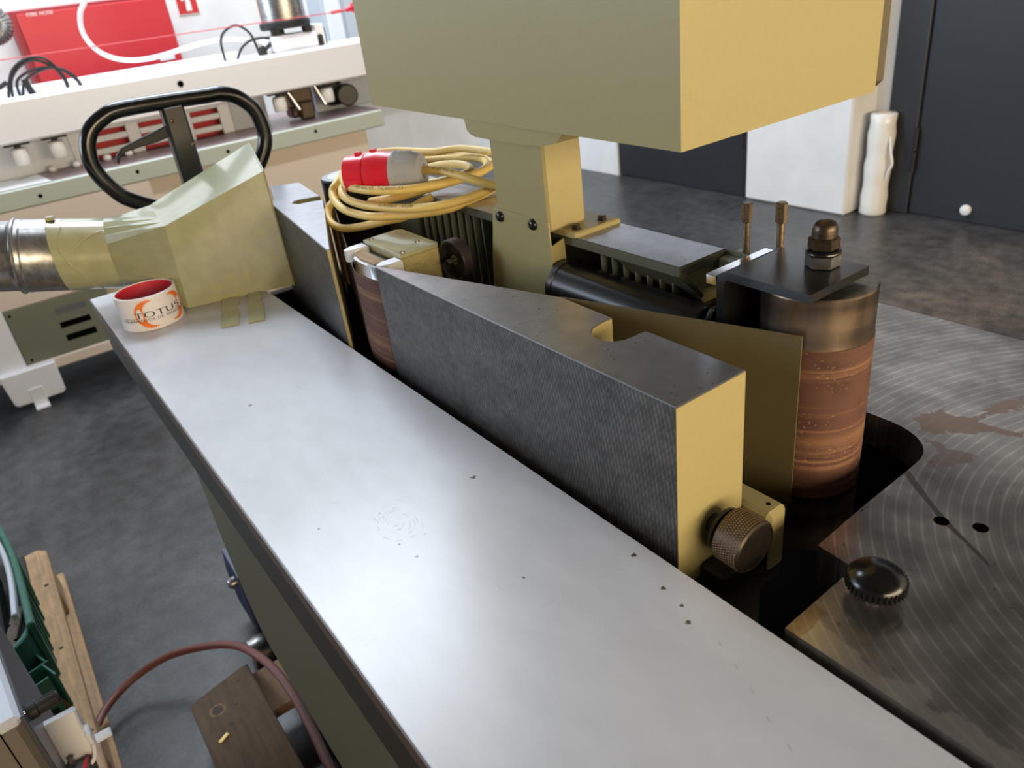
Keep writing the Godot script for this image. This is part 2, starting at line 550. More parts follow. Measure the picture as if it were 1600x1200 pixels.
	for q in scuffs:
		for i in 60:
			var p: Vector2 = q[0].lerp(q[1], i / 59.0)
			plot.call(p.x, p.y, Color(0.62, 0.60, 0.57), q[2] * 0.06)
	for q in chips:
		for i in 160:
			var a := rng.randf_range(0, TAU)
			var r: float = sqrt(rng.randf()) * q[2] * (0.75 + 0.35 * sin(a * 3.0 + q[0] * 50.0))
			plot.call(q[0] + cos(a) * r, q[1] + sin(a) * r * 0.8, Color(0.35, 0.29, 0.24), 0.7)
	lam.generate_mipmaps()
	var lm := mat(c8(206, 206, 211), 0.28)
	lm.albedo_texture = ImageTexture.create_from_image(lam)
	M.laminate = lm
	M.edge_band = mat(c8(82, 66, 56), 0.5)
	# cloth abrasive belt, dust-loaded in bands; v is the height in metres times 5
	var belt := bake(512, 256, func(x: int, y: int) -> Color:
		var h := y / 256.0
		var b: float = fine[y * 512 + x] / 255.0
		var lo: float = coarse[((y * 3 + (x >> 5)) % 512) * 512 + ((x >> 2) % 512)] / 255.0
		var s: float = grit[y * 512 + x] / 255.0
		var st: float = fine[((y * 5) % 512) * 512 + ((x >> 4) % 512)] / 255.0
		var c := Color(0.315, 0.205, 0.165)
		c = c.lerp(Color(0.25, 0.155, 0.125), clampf((b - 0.45) * 2.0, 0.0, 0.8))
		var dust := clampf((st - 0.50) * 3.2, 0.0, 1.0) * clampf(0.5 + (lo - 0.45) * 3.0, 0.0, 1.0)
		dust = maxf(dust, 0.75 * exp(-pow((h - 0.47) / 0.035, 2.0)) + 0.55 * exp(-pow((h - 0.80) / 0.03, 2.0)))
		c = c.lerp(Color(0.53, 0.41, 0.28), clampf(dust, 0.0, 1.0) * 0.7)
		if s > 0.87 and b > 0.58: c = c.lerp(Color(0.66, 0.54, 0.40), 0.6)
		return c)
	var bm := mat(Color(1.15, 1.12, 1.12), 0.75)
	bm.albedo_texture = belt
	M.belt = bm
	# turned drum: streaks round the wall
	var turned := bake(512, 256, func(x: int, y: int) -> Color:
		var st: float = fine[((y * 4) % 512) * 512 + ((x >> 4) % 512)] / 255.0
		var lo: float = coarse[y * 512 + x] / 255.0
		var b: float = fine[y * 512 + x] / 255.0
		var k := 0.34 + 0.34 * (st - 0.5) + 0.3 * (lo - 0.5) + 0.1 * (b - 0.5)
		return Color(k * 1.1, k * 0.96, k * 0.83))
	var dm := mat(Color(1.3, 1.3, 1.3), 0.34, 0.85)
	dm.albedo_texture = turned
	M.turned = dm
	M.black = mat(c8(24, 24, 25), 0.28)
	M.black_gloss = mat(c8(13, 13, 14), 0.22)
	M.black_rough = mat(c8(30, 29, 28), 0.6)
	M.dull_black = mat(c8(9, 9, 9), 1.0)  # darkness of the cabinet inside and holes put into colour; also screws
	M.dull_black.metallic_specular = 0.1
	M.rubber = mat(c8(34, 34, 36), 0.5)
	M.dark_rim = mat(c8(52, 46, 48), 0.35)
	# timber
	var wood := bake(512, 512, func(x: int, y: int) -> Color:
		var w: float = coarse[((y >> 3) % 512) * 512 + x] / 255.0
		var g: float = fine[((y >> 4) % 512) * 512 + ((x * 2) % 512)] / 255.0
		var b: float = fine[y * 512 + x] / 255.0
		var ring := 0.5 + 0.5 * sin((x * 0.09) + w * 22.0)
		var k := 0.80 + 0.16 * (g - 0.5) + 0.07 * ring + 0.10 * (b - 0.5)
		return Color(k, k * 0.885, k * 0.745))
	M.wood_shaded = tri_map(mat(c8(98, 88, 78), 0.85), wood, 0.3)  # same timber darkened: shade under the sander put into the colour
	M.wood = tri_map(mat(c8(196, 178, 156), 0.75), wood, 0.3)
	M.wood_dark = tri_map(mat(c8(132, 116, 98), 0.8), wood, 0.3)
	M.knot = mat(c8(62, 46, 34), 0.8)
	# cable and plugs
	M.cable = mat(c8(238, 206, 122), 0.45)
	M.cable_print = mat(c8(78, 62, 36), 0.6)
	M.red = mat(c8(226, 40, 58), 0.3)
	M.grey = mat(c8(178, 182, 190), 0.4)
	M.grey_dark = mat(c8(96, 98, 102), 0.5)
	M.hose_brown = mat(c8(112, 66, 58), 0.5)
	M.green = mat(c8(38, 94, 78), 0.5)
	M.blue = mat(c8(32, 40, 76), 0.5)
	# walls and background
	var pl := bake(256, 256, func(x: int, y: int) -> Color:
		var b: float = fine[y * 512 + x] / 255.0
		var k := 0.97 + 0.05 * (b - 0.5)
		return Color(k, k, k))
	M.wall = tri_map(mat(c8(230, 230, 230), 0.85), pl, 1.5, true)
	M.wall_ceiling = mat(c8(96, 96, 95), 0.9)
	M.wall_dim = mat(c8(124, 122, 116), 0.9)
	M.door = tri_map(mat(c8(40, 43, 49), 0.42), pl, 0.8, true)
	M.door_black = mat(c8(26, 28, 31), 0.5)
	M.off_white = mat(c8(240, 241, 246), 0.45)  # whitened: cool light on the cream banding machine put into the colour
	M.cream = mat(c8(222, 208, 194), 0.5)
	M.white = mat(c8(236, 236, 234), 0.4)
	M.blue_white = mat(c8(226, 232, 240), 0.45)  # lightened: backlight on the lattice is put into this colour
	M.blue_grey = mat(c8(182, 190, 200), 0.5)
	M.green_grey = mat(c8(184, 192, 180), 0.45)
	M.green_grey_dark = mat(c8(116, 120, 102), 0.5)
	M.brown_top = mat(c8(124, 104, 104), 0.35)
	M.red_cab = mat(c8(194, 30, 46), 0.4)
	M.red_edge = mat(c8(150, 28, 38), 0.5)
	M.red_backlit = mat(c8(190, 34, 46), 0.6)  # brightened: backlight behind the lattice put into the red
	M.pink = mat(c8(226, 90, 100), 0.5)
	M.orange = mat(c8(238, 120, 34), 0.5)
	M.ink = mat(c8(44, 44, 50), 0.5)
	M.tape_white = mat(c8(232, 226, 228), 0.3)
	M.tape_red = mat(c8(206, 44, 56), 0.4)
	M.label_white = mat(c8(232, 236, 244), 0.3)
	M.yellow = mat(c8(232, 200, 40), 0.5)
	M.film = mat(c8(232, 230, 226), 0.22)
	M.box_front = mat(c8(122, 116, 110), 0.18)
	M.box_top = mat(c8(208, 212, 222), 0.2)
	M.box_side = tri_map(mat(c8(78, 78, 88), 0.35), pl, 0.4)
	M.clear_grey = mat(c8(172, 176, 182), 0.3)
	var glow := mat(c8(255, 255, 255), 0.4)
	glow.emission_enabled = true
	glow.emission = Color(0.86, 0.93, 1.0)
	glow.emission_energy_multiplier = 2.4
	M.pane_cool = glow
	var warm := mat(c8(255, 255, 255), 0.4)
	warm.emission_enabled = true
	warm.emission = Color(1.0, 0.83, 0.58)
	warm.emission_energy_multiplier = 3.0
	M.pane_warm = warm

func lamp(called: String, at: Vector3, towards: Vector3, size: Vector2, color: Color, energy: float) -> void:
	var l := AreaLight3D.new()
	l.name = called
	l.area_size = size
	l.light_color = color
	l.light_energy = energy
	l.area_normalize_energy = true
	l.area_range = 30.0
	l.area_attenuation = 2.0
	l.shadow_enabled = true
	add_child(l)
	l.look_at_from_position(at, at + towards, Vector3.UP if absf(towards.normalized().y) < 0.9 else Vector3.RIGHT)

func _ready() -> void:
	# ---- camera: phone held over the table, tipped down and rolled
	var cam := Camera3D.new()
	cam.name = "camera"
	add_child(cam)
	cam.position = Vector3(0, 1.35, 0)
	cam.rotation_order = EULER_ORDER_YXZ
	cam.rotation = Vector3(-0.494623, -0.568406, -0.130848)
	var att := CameraAttributesPhysical.new()
	att.frustum_focal_length = 24.0
	att.exposure_aperture = 8.0
	att.frustum_focus_distance = 0.80
	att.frustum_near = 0.02
	att.frustum_far = 60.0
	cam.attributes = att
	cam.fov = 53.13
	cam.near = 0.02
	cam.far = 60.0
	cam.current = true
	# ---- environment
	var we := WorldEnvironment.new()
	var env := Environment.new()
	env.background_mode = Environment.BG_COLOR
	env.background_color = Color(0.75, 0.83, 0.95)
	env.background_energy_multiplier = 0.6
	env.tonemap_mode = Environment.TONE_MAPPER_LINEAR
	env.tonemap_exposure = 1.0
	env.sdfgi_enabled = true
	env.ssao_enabled = true
	env.ssil_enabled = true
	we.environment = env
	add_child(we)
	# ---- daylight through the windows of the hall: cool from the far left and from the roof, low and warm from behind
	lamp("window_light_left", Vector3(-3.9, 2.3, -4.2), Vector3(1, -0.05, 0), Vector2(2.4, 2.0), Color(0.86, 0.93, 1.0), 12.5)
	lamp("roof_window_light", Vector3(1.2, 4.4, -4.1), Vector3(0, -1, 0), Vector2(1.6, 2.2), Color(0.90, 0.95, 1.0), 21.0)
	lamp("window_light_right", Vector3(0.9, 1.6, 3.9), Vector3(0, 0, -1), Vector2(5.2, 1.4), Color(1.0, 0.92, 0.78), 22.5)
	lamp("added_fill_light", Vector3(0.8, 3.16, -1.63), Vector3(0, -0.3, -1), Vector2(0.9, 0.28), Color(0.95, 0.97, 1.0), 4.0)  # no daylight: added fill that brightens the banding machine

	make_materials()
	build_room()
	build_sander()
	build_hood()
	build_tape()
	build_cord()
	build_jack()
	build_bander()
	build_background()
	build_left_corner()

# ---------------------------------------------------------------- the hall
func build_room() -> void:
	struct("floor", [G.new().frame(Vector3(-4.2, 0, -5.9), Vector3(1.0 / 8.4, 0, 0), Vector3(0, 0, 1.0 / 10.1)).box(Vector3(-4.2, -0.2, -5.9), Vector3(4.2, 0.0, 4.2)), M.floor], "worn black workshop floor")
	# ceiling with a roof window
	var g := G.new()
	g.box(Vector3(-4.2, 4.5, -5.9), Vector3(0.3, 4.7, 4.2)); g.box(Vector3(2.1, 4.5, -5.9), Vector3(4.2, 4.7, 4.2))
	g.box(Vector3(0.3, 4.5, -5.9), Vector3(2.1, 4.7, -5.2)); g.box(Vector3(0.3, 4.5, -3.0), Vector3(2.1, 4.7, 4.2))
	struct("ceiling", [g, M.wall_ceiling])
	struct("window_1", [G.new().box(Vector3(0.3, 4.6, -5.2), Vector3(2.1, 4.64, -3.0)), M.pane_cool])
	# left wall with its long window
	g = G.new()
	g.box(Vector3(-4.2, 0, -5.9), Vector3(-4.0, 1.3, 4.2)); g.box(Vector3(-4.2, 3.3, -5.9), Vector3(-4.0, 4.5, 4.2))
	g.box(Vector3(-4.2, 1.3, -5.9), Vector3(-4.0, 3.3, -5.4)); g.box(Vector3(-4.2, 1.3, -3.0), Vector3(-4.0, 3.3, 4.2))
	struct("wall_left", [g, M.wall_dim])
	struct("window_2", [G.new().box(Vector3(-4.14, 1.3, -5.4), Vector3(-4.10, 3.3, -3.0)), M.pane_cool])
	# wall behind the camera with a sunlit window
	g = G.new()
	g.box(Vector3(-4.2, 0, 4.0), Vector3(4.2, 0.9, 4.2)); g.box(Vector3(-4.2, 2.3, 4.0), Vector3(4.2, 4.5, 4.2))
	g.box(Vector3(-4.2, 0.9, 4.0), Vector3(-1.75, 2.3, 4.2)); g.box(Vector3(3.5, 0.9, 4.0), Vector3(4.2, 2.3, 4.2))
	struct("wall_front", [g, M.wall_dim])
	struct("window_3", [G.new().box(Vector3(-1.75, 0.9, 4.1), Vector3(3.5, 2.3, 4.14)), M.pane_warm])
	# added fill panel, out of view, to brighten the machine at the far wall
	var lx := Transform3D(Basis(Vector3.RIGHT, -0.2915), Vector3(0.8, 3.17, -1.60))
	var fl := struct("added_fill_panel", [G.new().box(Vector3(-0.48, -0.17, -0.02), Vector3(0.48, 0.17, 0.08), 0.01, lx), M.off_white], "added fill panel out of view above the sander")
	part("fill_face", [G.new().box(Vector3(-0.45, -0.14, -0.024), Vector3(0.45, 0.14, -0.020), 0.0, lx), M.pane_cool], fl)
	part("fill_hanger", [G.new().tube([Vector3(0.45, 3.24, -1.56), Vector3(0.45, 4.52, -1.56)], 0.008, 8), M.steel_dark], fl)
	part("fill_hanger", [G.new().tube([Vector3(1.15, 3.24, -1.56), Vector3(1.15, 4.52, -1.56)], 0.008, 8), M.steel_dark], fl)
	struct("wall_back", [G.new().box(Vector3(-4.2, 0, -5.9), Vector3(4.2, 4.5, -5.7)), M.wall], "white far wall")
	# right wall: a pier with a door beside it, then a recess with the double door
	g = G.new()
	g.box(Vector3(3.64, 0, -5.7), Vector3(4.0, 3.0, -3.99)); g.box(Vector3(3.64, 0, -2.91), Vector3(4.0, 3.0, -2.268), 0.01)
	g.box(Vector3(3.64, 2.3, -3.99), Vector3(4.0, 3.0, -2.91))
	g.box(Vector3(3.84, 0, -2.3), Vector3(4.0, 3.0, -2.19)); g.box(Vector3(3.84, 2.4, -2.19), Vector3(4.0, 3.0, 0.4)); g.box(Vector3(3.84, 0, 0.4), Vector3(4.0, 3.0, 4.0))
	struct("wall_right", [g, M.wall, G.new().box(Vector3(3.66, 3.0, -5.7), Vector3(4.0, 4.5, 4.0)), M.wall_ceiling], "white wall and pier beside the dark doors")
	var d1 := struct("door_1", [G.new().box(Vector3(3.652, 0.006, -3.985), Vector3(3.69, 2.29, -2.93), 0.003), M.door], "dark blue-grey door left of the white pier")
	part("door_frame", [G.new().box(Vector3(3.644, 0, -2.93), Vector3(3.70, 2.3, -2.912)), M.door_black], d1)
	part("hinge", [G.new().lathe([Vector2(0, 0), Vector2(0.010, 0), Vector2(0.010, 0.16), Vector2(0, 0.16)], 10, upright(Vector3(3.645, 0.30, -2.945))), M.door_black], d1)
	var d2 := struct("door_2", [G.new().box(Vector3(3.84, 0.006, -2.03), Vector3(3.88, 2.38, -0.85), 0.003).box(Vector3(3.84, 0.006, -0.845), Vector3(3.88, 2.38, 0.35), 0.003), M.door], "dark blue-grey double door at the right edge")
	part("door_frame", [G.new().box(Vector3(3.825, 0, -2.19), Vector3(3.90, 2.4, -2.036), 0.004), M.door], d2)
	g = G.new()
	for k in 2: g.lathe([Vector2(0, 0), Vector2(0.011, 0), Vector2(0.011, 0.105), Vector2(0, 0.105)], 12, upright(Vector3(3.825, 0.215 + 0.112 * k, -2.033)))
	part("hinge", [g, M.door_black], d2)
	part("door_stop", [G.new().lathe([Vector2(0, 0), Vector2(0.022, 0), Vector2(0.026, 0.012), Vector2(0.022, 0.024), Vector2(0, 0.028)], 20, along(Vector3(3.84, 0.068, -1.746), Vector3(-1, 0, 0))), M.white], d2, "round white door stop")
	# roll of film against the pier
	var r := thing("film_roll", "white roll of stretch film standing upright against the pier by the dark double door", "roll", Vector3(3.765, 0, -2.17))
	var prof := [Vector2(0.030, 0.0), Vector2(0.062, 0.0), Vector2(0.066, 0.01)]
	for k in 9: prof.append(Vector2(0.063 + 0.004 * sin(k * 2.1), 0.04 + k * 0.052))
	prof.append_array([Vector2(0.062, 0.50), Vector2(0.056, 0.505), Vector2(0.030, 0.505)])
	part("film", [G.new().lathe(prof, 24, along(Vector3(3.765, 0.0, -2.185), Vector3(0.01, 1, 0.012)), 80.0), M.film], r)
	part("core", [G.new().lathe([Vector2(0.030, 0.0), Vector2(0.030, 0.508), Vector2(0.024, 0.508), Vector2(0.024, 0.0)], 20, along(Vector3(3.765, 0.0, -2.185), Vector3(0.01, 1, 0.012))), M.cream], r)
	g = G.new()
	g.tube(smooth([Vector3(3.74, 0.40, -2.118), Vector3(3.735, 0.34, -2.105), Vector3(3.735, 0.27, -2.088), Vector3(3.737, 0.235, -2.104), Vector3(3.74, 0.19, -2.117)], 4), 0.006, 6)
	part("loose_flap", [g, M.film], r)

# ---------------------------------------------------------------- the edge sander
func build_sander() -> void:
	var s := thing("edge_sander", "olive green edge belt sander with white laminated table, steel fences and abrasive belt", "sanding machine", Vector3(0.5, 0.144, -0.6))
	var I := Transform3D.IDENTITY
	# long laminated table
	var g := G.new().frame(Vector3(0.104, 0, -1.569), Vector3(1.0 / 0.2515, 0, 0), Vector3(0, 0, 0.5))
	g.box(Vector3(0.104, 0.8815, -1.569), Vector3(0.3555, 0.90, 0.42), 0.0012)
	var wt := part("worktable", [g, M.laminate], s, "long white laminated table")
	part("edge_band", [G.new().box(Vector3(0.1025, 0.8812, -1.571), Vector3(0.1040, 0.8992, 0.42)).box(Vector3(0.1025, 0.8812, -1.571), Vector3(0.3555, 0.8992, -1.5692)), M.edge_band], wt, "thin brown edge")
	part("apron", [G.new().box(Vector3(0.108, 0.797, -1.560), Vector3(0.114, 0.8812, 0.42)).box(Vector3(0.108, 0.797, -1.560), Vector3(0.35, 0.8812, -1.554)).box(Vector3(0.338, 0.80, -1.560), Vector3(0.343, 0.8812, 0.42)), M.paint_apron], s, "dark green steel apron")
	# cabinet: folded side panel, the rest closed, its inner darkness put into near-black colour
	var side := PackedVector2Array([Vector2(-1.008, 0.80), Vector2(-1.013, 0.74), Vector2(-1.006, 0.655), Vector2(-0.985, 0.585), Vector2(-0.968, 0.545), Vector2(-0.925, 0.515), Vector2(-0.80, 0.506), Vector2(0.45, 0.506), Vector2(0.45, 0.80)])
	var zy := F(Vector3.ZERO, Vector3(0, 0, 1), Vector3(0, 1, 0), Vector3(1, 0, 0))
	g = G.new().prism(side, 0.118, 0.1095, zy, 0.003)
	var cab := part("cabinet", [g, M.paint_dark], s)
	part("inside_panel", [G.new().box(Vector3(0.30, 0.51, -1.39), Vector3(0.31, 0.858, -1.0)).box(Vector3(0.30, 0.50, -1.30), Vector3(0.92, 0.51, 0.45)).box(Vector3(0.905, 0.51, -1.40), Vector3(0.915, 0.858, 0.45)).box(Vector3(0.31, 0.51, -1.40), Vector3(0.905, 0.858, -1.39)).box(Vector3(0.12, 0.51, -1.004), Vector3(0.30, 0.79, -0.998)).box(Vector3(0.12, 0.51, 0.44), Vector3(0.905, 0.80, 0.45)).box(Vector3(0.119, 0.506, -0.92), Vector3(0.30, 0.51, 0.45)), M.dull_black], cab)
	part("pedestal", [G.new().box(Vector3(0.17, 0.144, -0.93), Vector3(0.86, 0.50, 0.30), 0.01), M.dull_black], s, "black pedestal under the cabinet")
	# cast iron table with the slot for the belt
	var cx := Vector3(0.36, 0, -0.78)
	g = G.new().frame(cx, Vector3(1.0 / 0.6, 0, 0), Vector3(0, 0, 1))
	var o := PackedVector2Array([Vector2(0.3656, 0.42), Vector2(0.3656, -0.2440), Vector2(0.4555, -0.2468), Vector2(0.4585, -0.2813), Vector2(0.5301, -0.2851), Vector2(0.6180, -0.2878)])
	for q in [[0.6270, -0.2887], [0.6355, -0.2908], [0.6430, -0.2945], [0.6500, -0.2998], [0.6558, -0.3062], [0.6604, -0.3135], [0.6640, -0.3218], [0.6664, -0.3305], [0.6678, -0.3400], [0.6682, -0.3615]]: o.append(Vector2(q[0], q[1]))
	o.append_array([Vector2(0.6684, -0.78), Vector2(0.9218, -0.78), Vector2(0.9218, 0.42)])
	# two tapped holes, joined to the rim by hair-fine bridges
	var holes := [Vector2(0.5556, -0.2306), Vector2(0.5690, -0.2053)]
	var outline := PackedVector2Array()
	for i in o.size():
		outline.append(o[i])
		if i == 4:
			var bridge := Vector2(0.556, -0.2858)
			outline.append(bridge)
			for h in 1:
				var ring := circle(holes[0], 0.0062, 17, -PI / 2, -PI / 2 + TAU - 0.001)
				for q in ring: outline.append(q)
			outline.append(bridge + Vector2(0.00002, 0))
			var bridge2 := Vector2(0.5700, -0.2862)
			outline.append(bridge2)
			for q in circle(holes[1], 0.0062, 17, -PI / 2, -PI / 2 + TAU - 0.001): outline.append(q)
			outline.append(bridge2 + Vector2(0.00002, 0))
	var plan_down := plan()
	g.prism(outline, 0.862, 0.90, plan_down, 0.0, true, true, 25.0)
	var ct := part("cast_table", [g, M.cast], s, "grey cast iron table with milling arcs")
	for h in holes:
		var hp: Vector2 = h
		part("tapped_hole", [G.new().lathe([Vector2(0.0064, 0.8985), Vector2(0.0056, 0.8975), Vector2(0.0054, 0.866), Vector2(0, 0.866)], 16, upright(Vector3(hp.x, 0, hp.y))), M.rust], ct)
	# black star knob on the table
	var kp := Vector3(0.4392, 0.90, -0.2195)
	var knob := part("clamp_knob", [G.new().lathe([Vector2(0.008, 0.009), Vector2(0.0195, 0.010), Vector2(0.0212, 0.0135), Vector2(0.0212, 0.0190), Vector2(0.0200, 0.0215), Vector2(0.0165, 0.0250), Vector2(0.010, 0.0280), Vector2(0.004, 0.0292), Vector2(0, 0.0294)], 40, upright(kp), 60.0), M.black_gloss], s, "black mushroom knob")
	g = G.new()
	for k in 36:
		var a := TAU * k / 36
		g.lathe([Vector2(0, 0.0115), Vector2(0.0010, 0.0115), Vector2(0.0010, 0.0195), Vector2(0, 0.0195)], 5, upright(kp + Vector3(cos(a), 0, sin(a)) * 0.0211))
	part("fluting", [g, M.black], knob)
	part("stud", [G.new().lathe([Vector2(0.0060, -0.001), Vector2(0.0060, 0.004), Vector2(0.0045, 0.005), Vector2(0.0045, 0.012)], 16, upright(kp)), M.steel], knob)
	build_fences(s)
	build_belt_unit(s)
	build_beam_and_box(s)

func build_fences(s: Node3D) -> void:
	var P := plan()
	var y0 := 0.855
	var y1 := 1.0421
	# near fence (plan outline): tip, milled front, painted end, back with the notch, slanted back
	var front := [Vector2(0.3708, -0.8585), Vector2(0.3708, -0.3548)]
	var rest := [Vector2(0.4520, -0.3551), Vector2(0.4532, -0.4656)]
	var notch := [[0.4523, -0.4699], [0.4464, -0.4705], [0.4362, -0.4703], [0.4267, -0.4715], [0.4193, -0.4757], [0.4146, -0.4834], [0.4125, -0.4934], [0.4166, -0.5047], [0.4254, -0.5124], [0.4388, -0.5158], [0.4533, -0.5160]]
	var whole := PackedVector2Array(front + rest)
	for q in notch: whole.append(Vector2(q[0], q[1]))
	whole.append(Vector2(0.4551, -0.5953)); whole.append(Vector2(0.3734, -0.8595))
	var body := G.new()
	body.prism(whole, y0, y1 - 0.0012, P, 0.0, true, false, 25.0)
	var fr := G.new().frame(Vector3(0.3708, y0, -0.8585), Vector3(0, 0, 1.0 / 0.51), Vector3(0, -1.0 / 0.19, 0))
	fr.box(Vector3(0.3702, y0, -0.8585), Vector3(0.3708, y1 - 0.0009, -0.3553))
	var top := G.new().prism(whole, y1 - 0.0014, y1, P, 0.0008, false, true, 25.0)
	var f := part("fence", [body, M.paint, top, M.ground], s, "near steel fence, wedge shaped with a notch and painted end")
	part("milled_face", [fr, M.face], f, "dark steel face with cutter lines")
	# far fence, turned a little
	var outl := PackedVector2Array([Vector2(0.3595, -0.9839), Vector2(0.4069, -1.3338), Vector2(0.4161, -1.3380), Vector2(0.4517, -1.4533), Vector2(0.4992, -1.4261), Vector2(0.4802, -1.2840), Vector2(0.4698, -1.2870), Vector2(0.4503, -1.2957), Vector2(0.4357, -1.2947), Vector2(0.4285, -1.2844), Vector2(0.4341, -1.2679), Vector2(0.4535, -1.2627), Vector2(0.4726, -1.2525), Vector2(0.3636, -0.9821)])
	body = G.new().prism(outl, y0, y1 - 0.0012, P, 0.0, true, false, 25.0)
	top = G.new().prism(outl, y1 - 0.0014, y1, P, 0.0008, false, true, 25.0)
	var d := (Vector3(0.4069, 0, -1.3338) - Vector3(0.3595, 0, -0.9839)).normalized()
	fr = G.new().frame(Vector3(0.3595, y0, -0.9839), d / 0.51, Vector3(0, -1.0 / 0.19, 0))
	fr.box(Vector3(0, 0, -0.0006), Vector3(0.353, y1 - y0 - 0.001, 0.0002), 0.0, F(Vector3(0.3595, y0, -0.9839), d, Vector3.UP, d.cross(Vector3.UP)))
	f = part("fence", [body, M.paint, top, M.ground], s, "far steel fence beside the dust hood")
	part("milled_face", [fr, M.face], f)
	# guard plate between fence and drum
	var a := Vector3(0.4561, 0, -0.5964)
	var b := Vector3(0.5315, 0, -0.3584)
	var dir := (b - a).normalized()
	var nn := Vector3(-dir.z, 0, dir.x)
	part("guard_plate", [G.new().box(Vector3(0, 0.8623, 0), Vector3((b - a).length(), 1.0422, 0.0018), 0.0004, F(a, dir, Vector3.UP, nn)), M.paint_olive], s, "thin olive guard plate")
	# fence bracket with the knurled adjusting screw
	var br := part("adjuster_bracket", [G.new().box(Vector3(0.4534, 0.8401, -0.4326), Vector3(0.4790, 0.9076, -0.3260), 0.004), M.paint], s)
	part("bracket_hole", [G.new().lathe([Vector2(0, 0.9078), Vector2(0.0022, 0.9078)], 14, upright(Vector3(0.4666, 0, -0.3373))), M.dull_black], br)
	part("bracket_foot", [G.new().box(Vector3(0.3966, 0.8247, -0.3533), Vector3(0.4779, 0.8710, -0.3275), 0.003).box(Vector3(0.4120, 0.6805, -0.3708), Vector3(0.4532, 0.8350, -0.3296), 0.003), M.black_rough], br)
	var ax := along(Vector3(0.4135, 0.9076, -0.3548), Vector3(0.02, -0.045, 1))
	var kn := part("adjuster_knob", [G.new().lathe([Vector2(0.0235, 0.0185), Vector2(0.0242, 0.0195), Vector2(0.0242, 0.0440), Vector2(0.0228, 0.0455)], 48, ax, 30.0), M.steel_dark], s, "knurled steel knob")
	part("shaft", [G.new().lathe([Vector2(0.009, 0), Vector2(0.009, 0.010), Vector2(0.0195, 0.0105), Vector2(0.0205, 0.0115), Vector2(0.0205, 0.0145), Vector2(0.0185, 0.015), Vector2(0.0165, 0.0155), Vector2(0.0165, 0.0185)], 32, ax, 30.0), M.black], kn)
	part("scale_face", [G.new().lathe([Vector2(0.0228, 0.0455), Vector2(0.0216, 0.0458), Vector2(0.0212, 0.0450), Vector2(0, 0.0450)], 48, ax, 30.0), M.face_dark], kn)
	var kg := G.new()
	for k in 60:
		for l in 9:
			var an := TAU * (k + 0.5 * (l % 2)) / 60
			var c := ax * Vector3(cos(an) * 0.0242, 0.0212 + l * 0.0026, sin(an) * 0.0242)
			var rad := (ax.basis * Vector3(cos(an), 0, sin(an)))
			var tg := (ax.basis * Vector3(-sin(an), 0, cos(an))) * 0.0011
			var up := ax.basis.y * 0.0013
			var tip := c + rad * 0.0006
			for q in [[tg, up], [up, -tg], [-tg, -up], [-up, tg]]: kg.flat([c + q[0], c + q[1], tip], rad)
	part("knurling", [kg, M.knurl], kn)

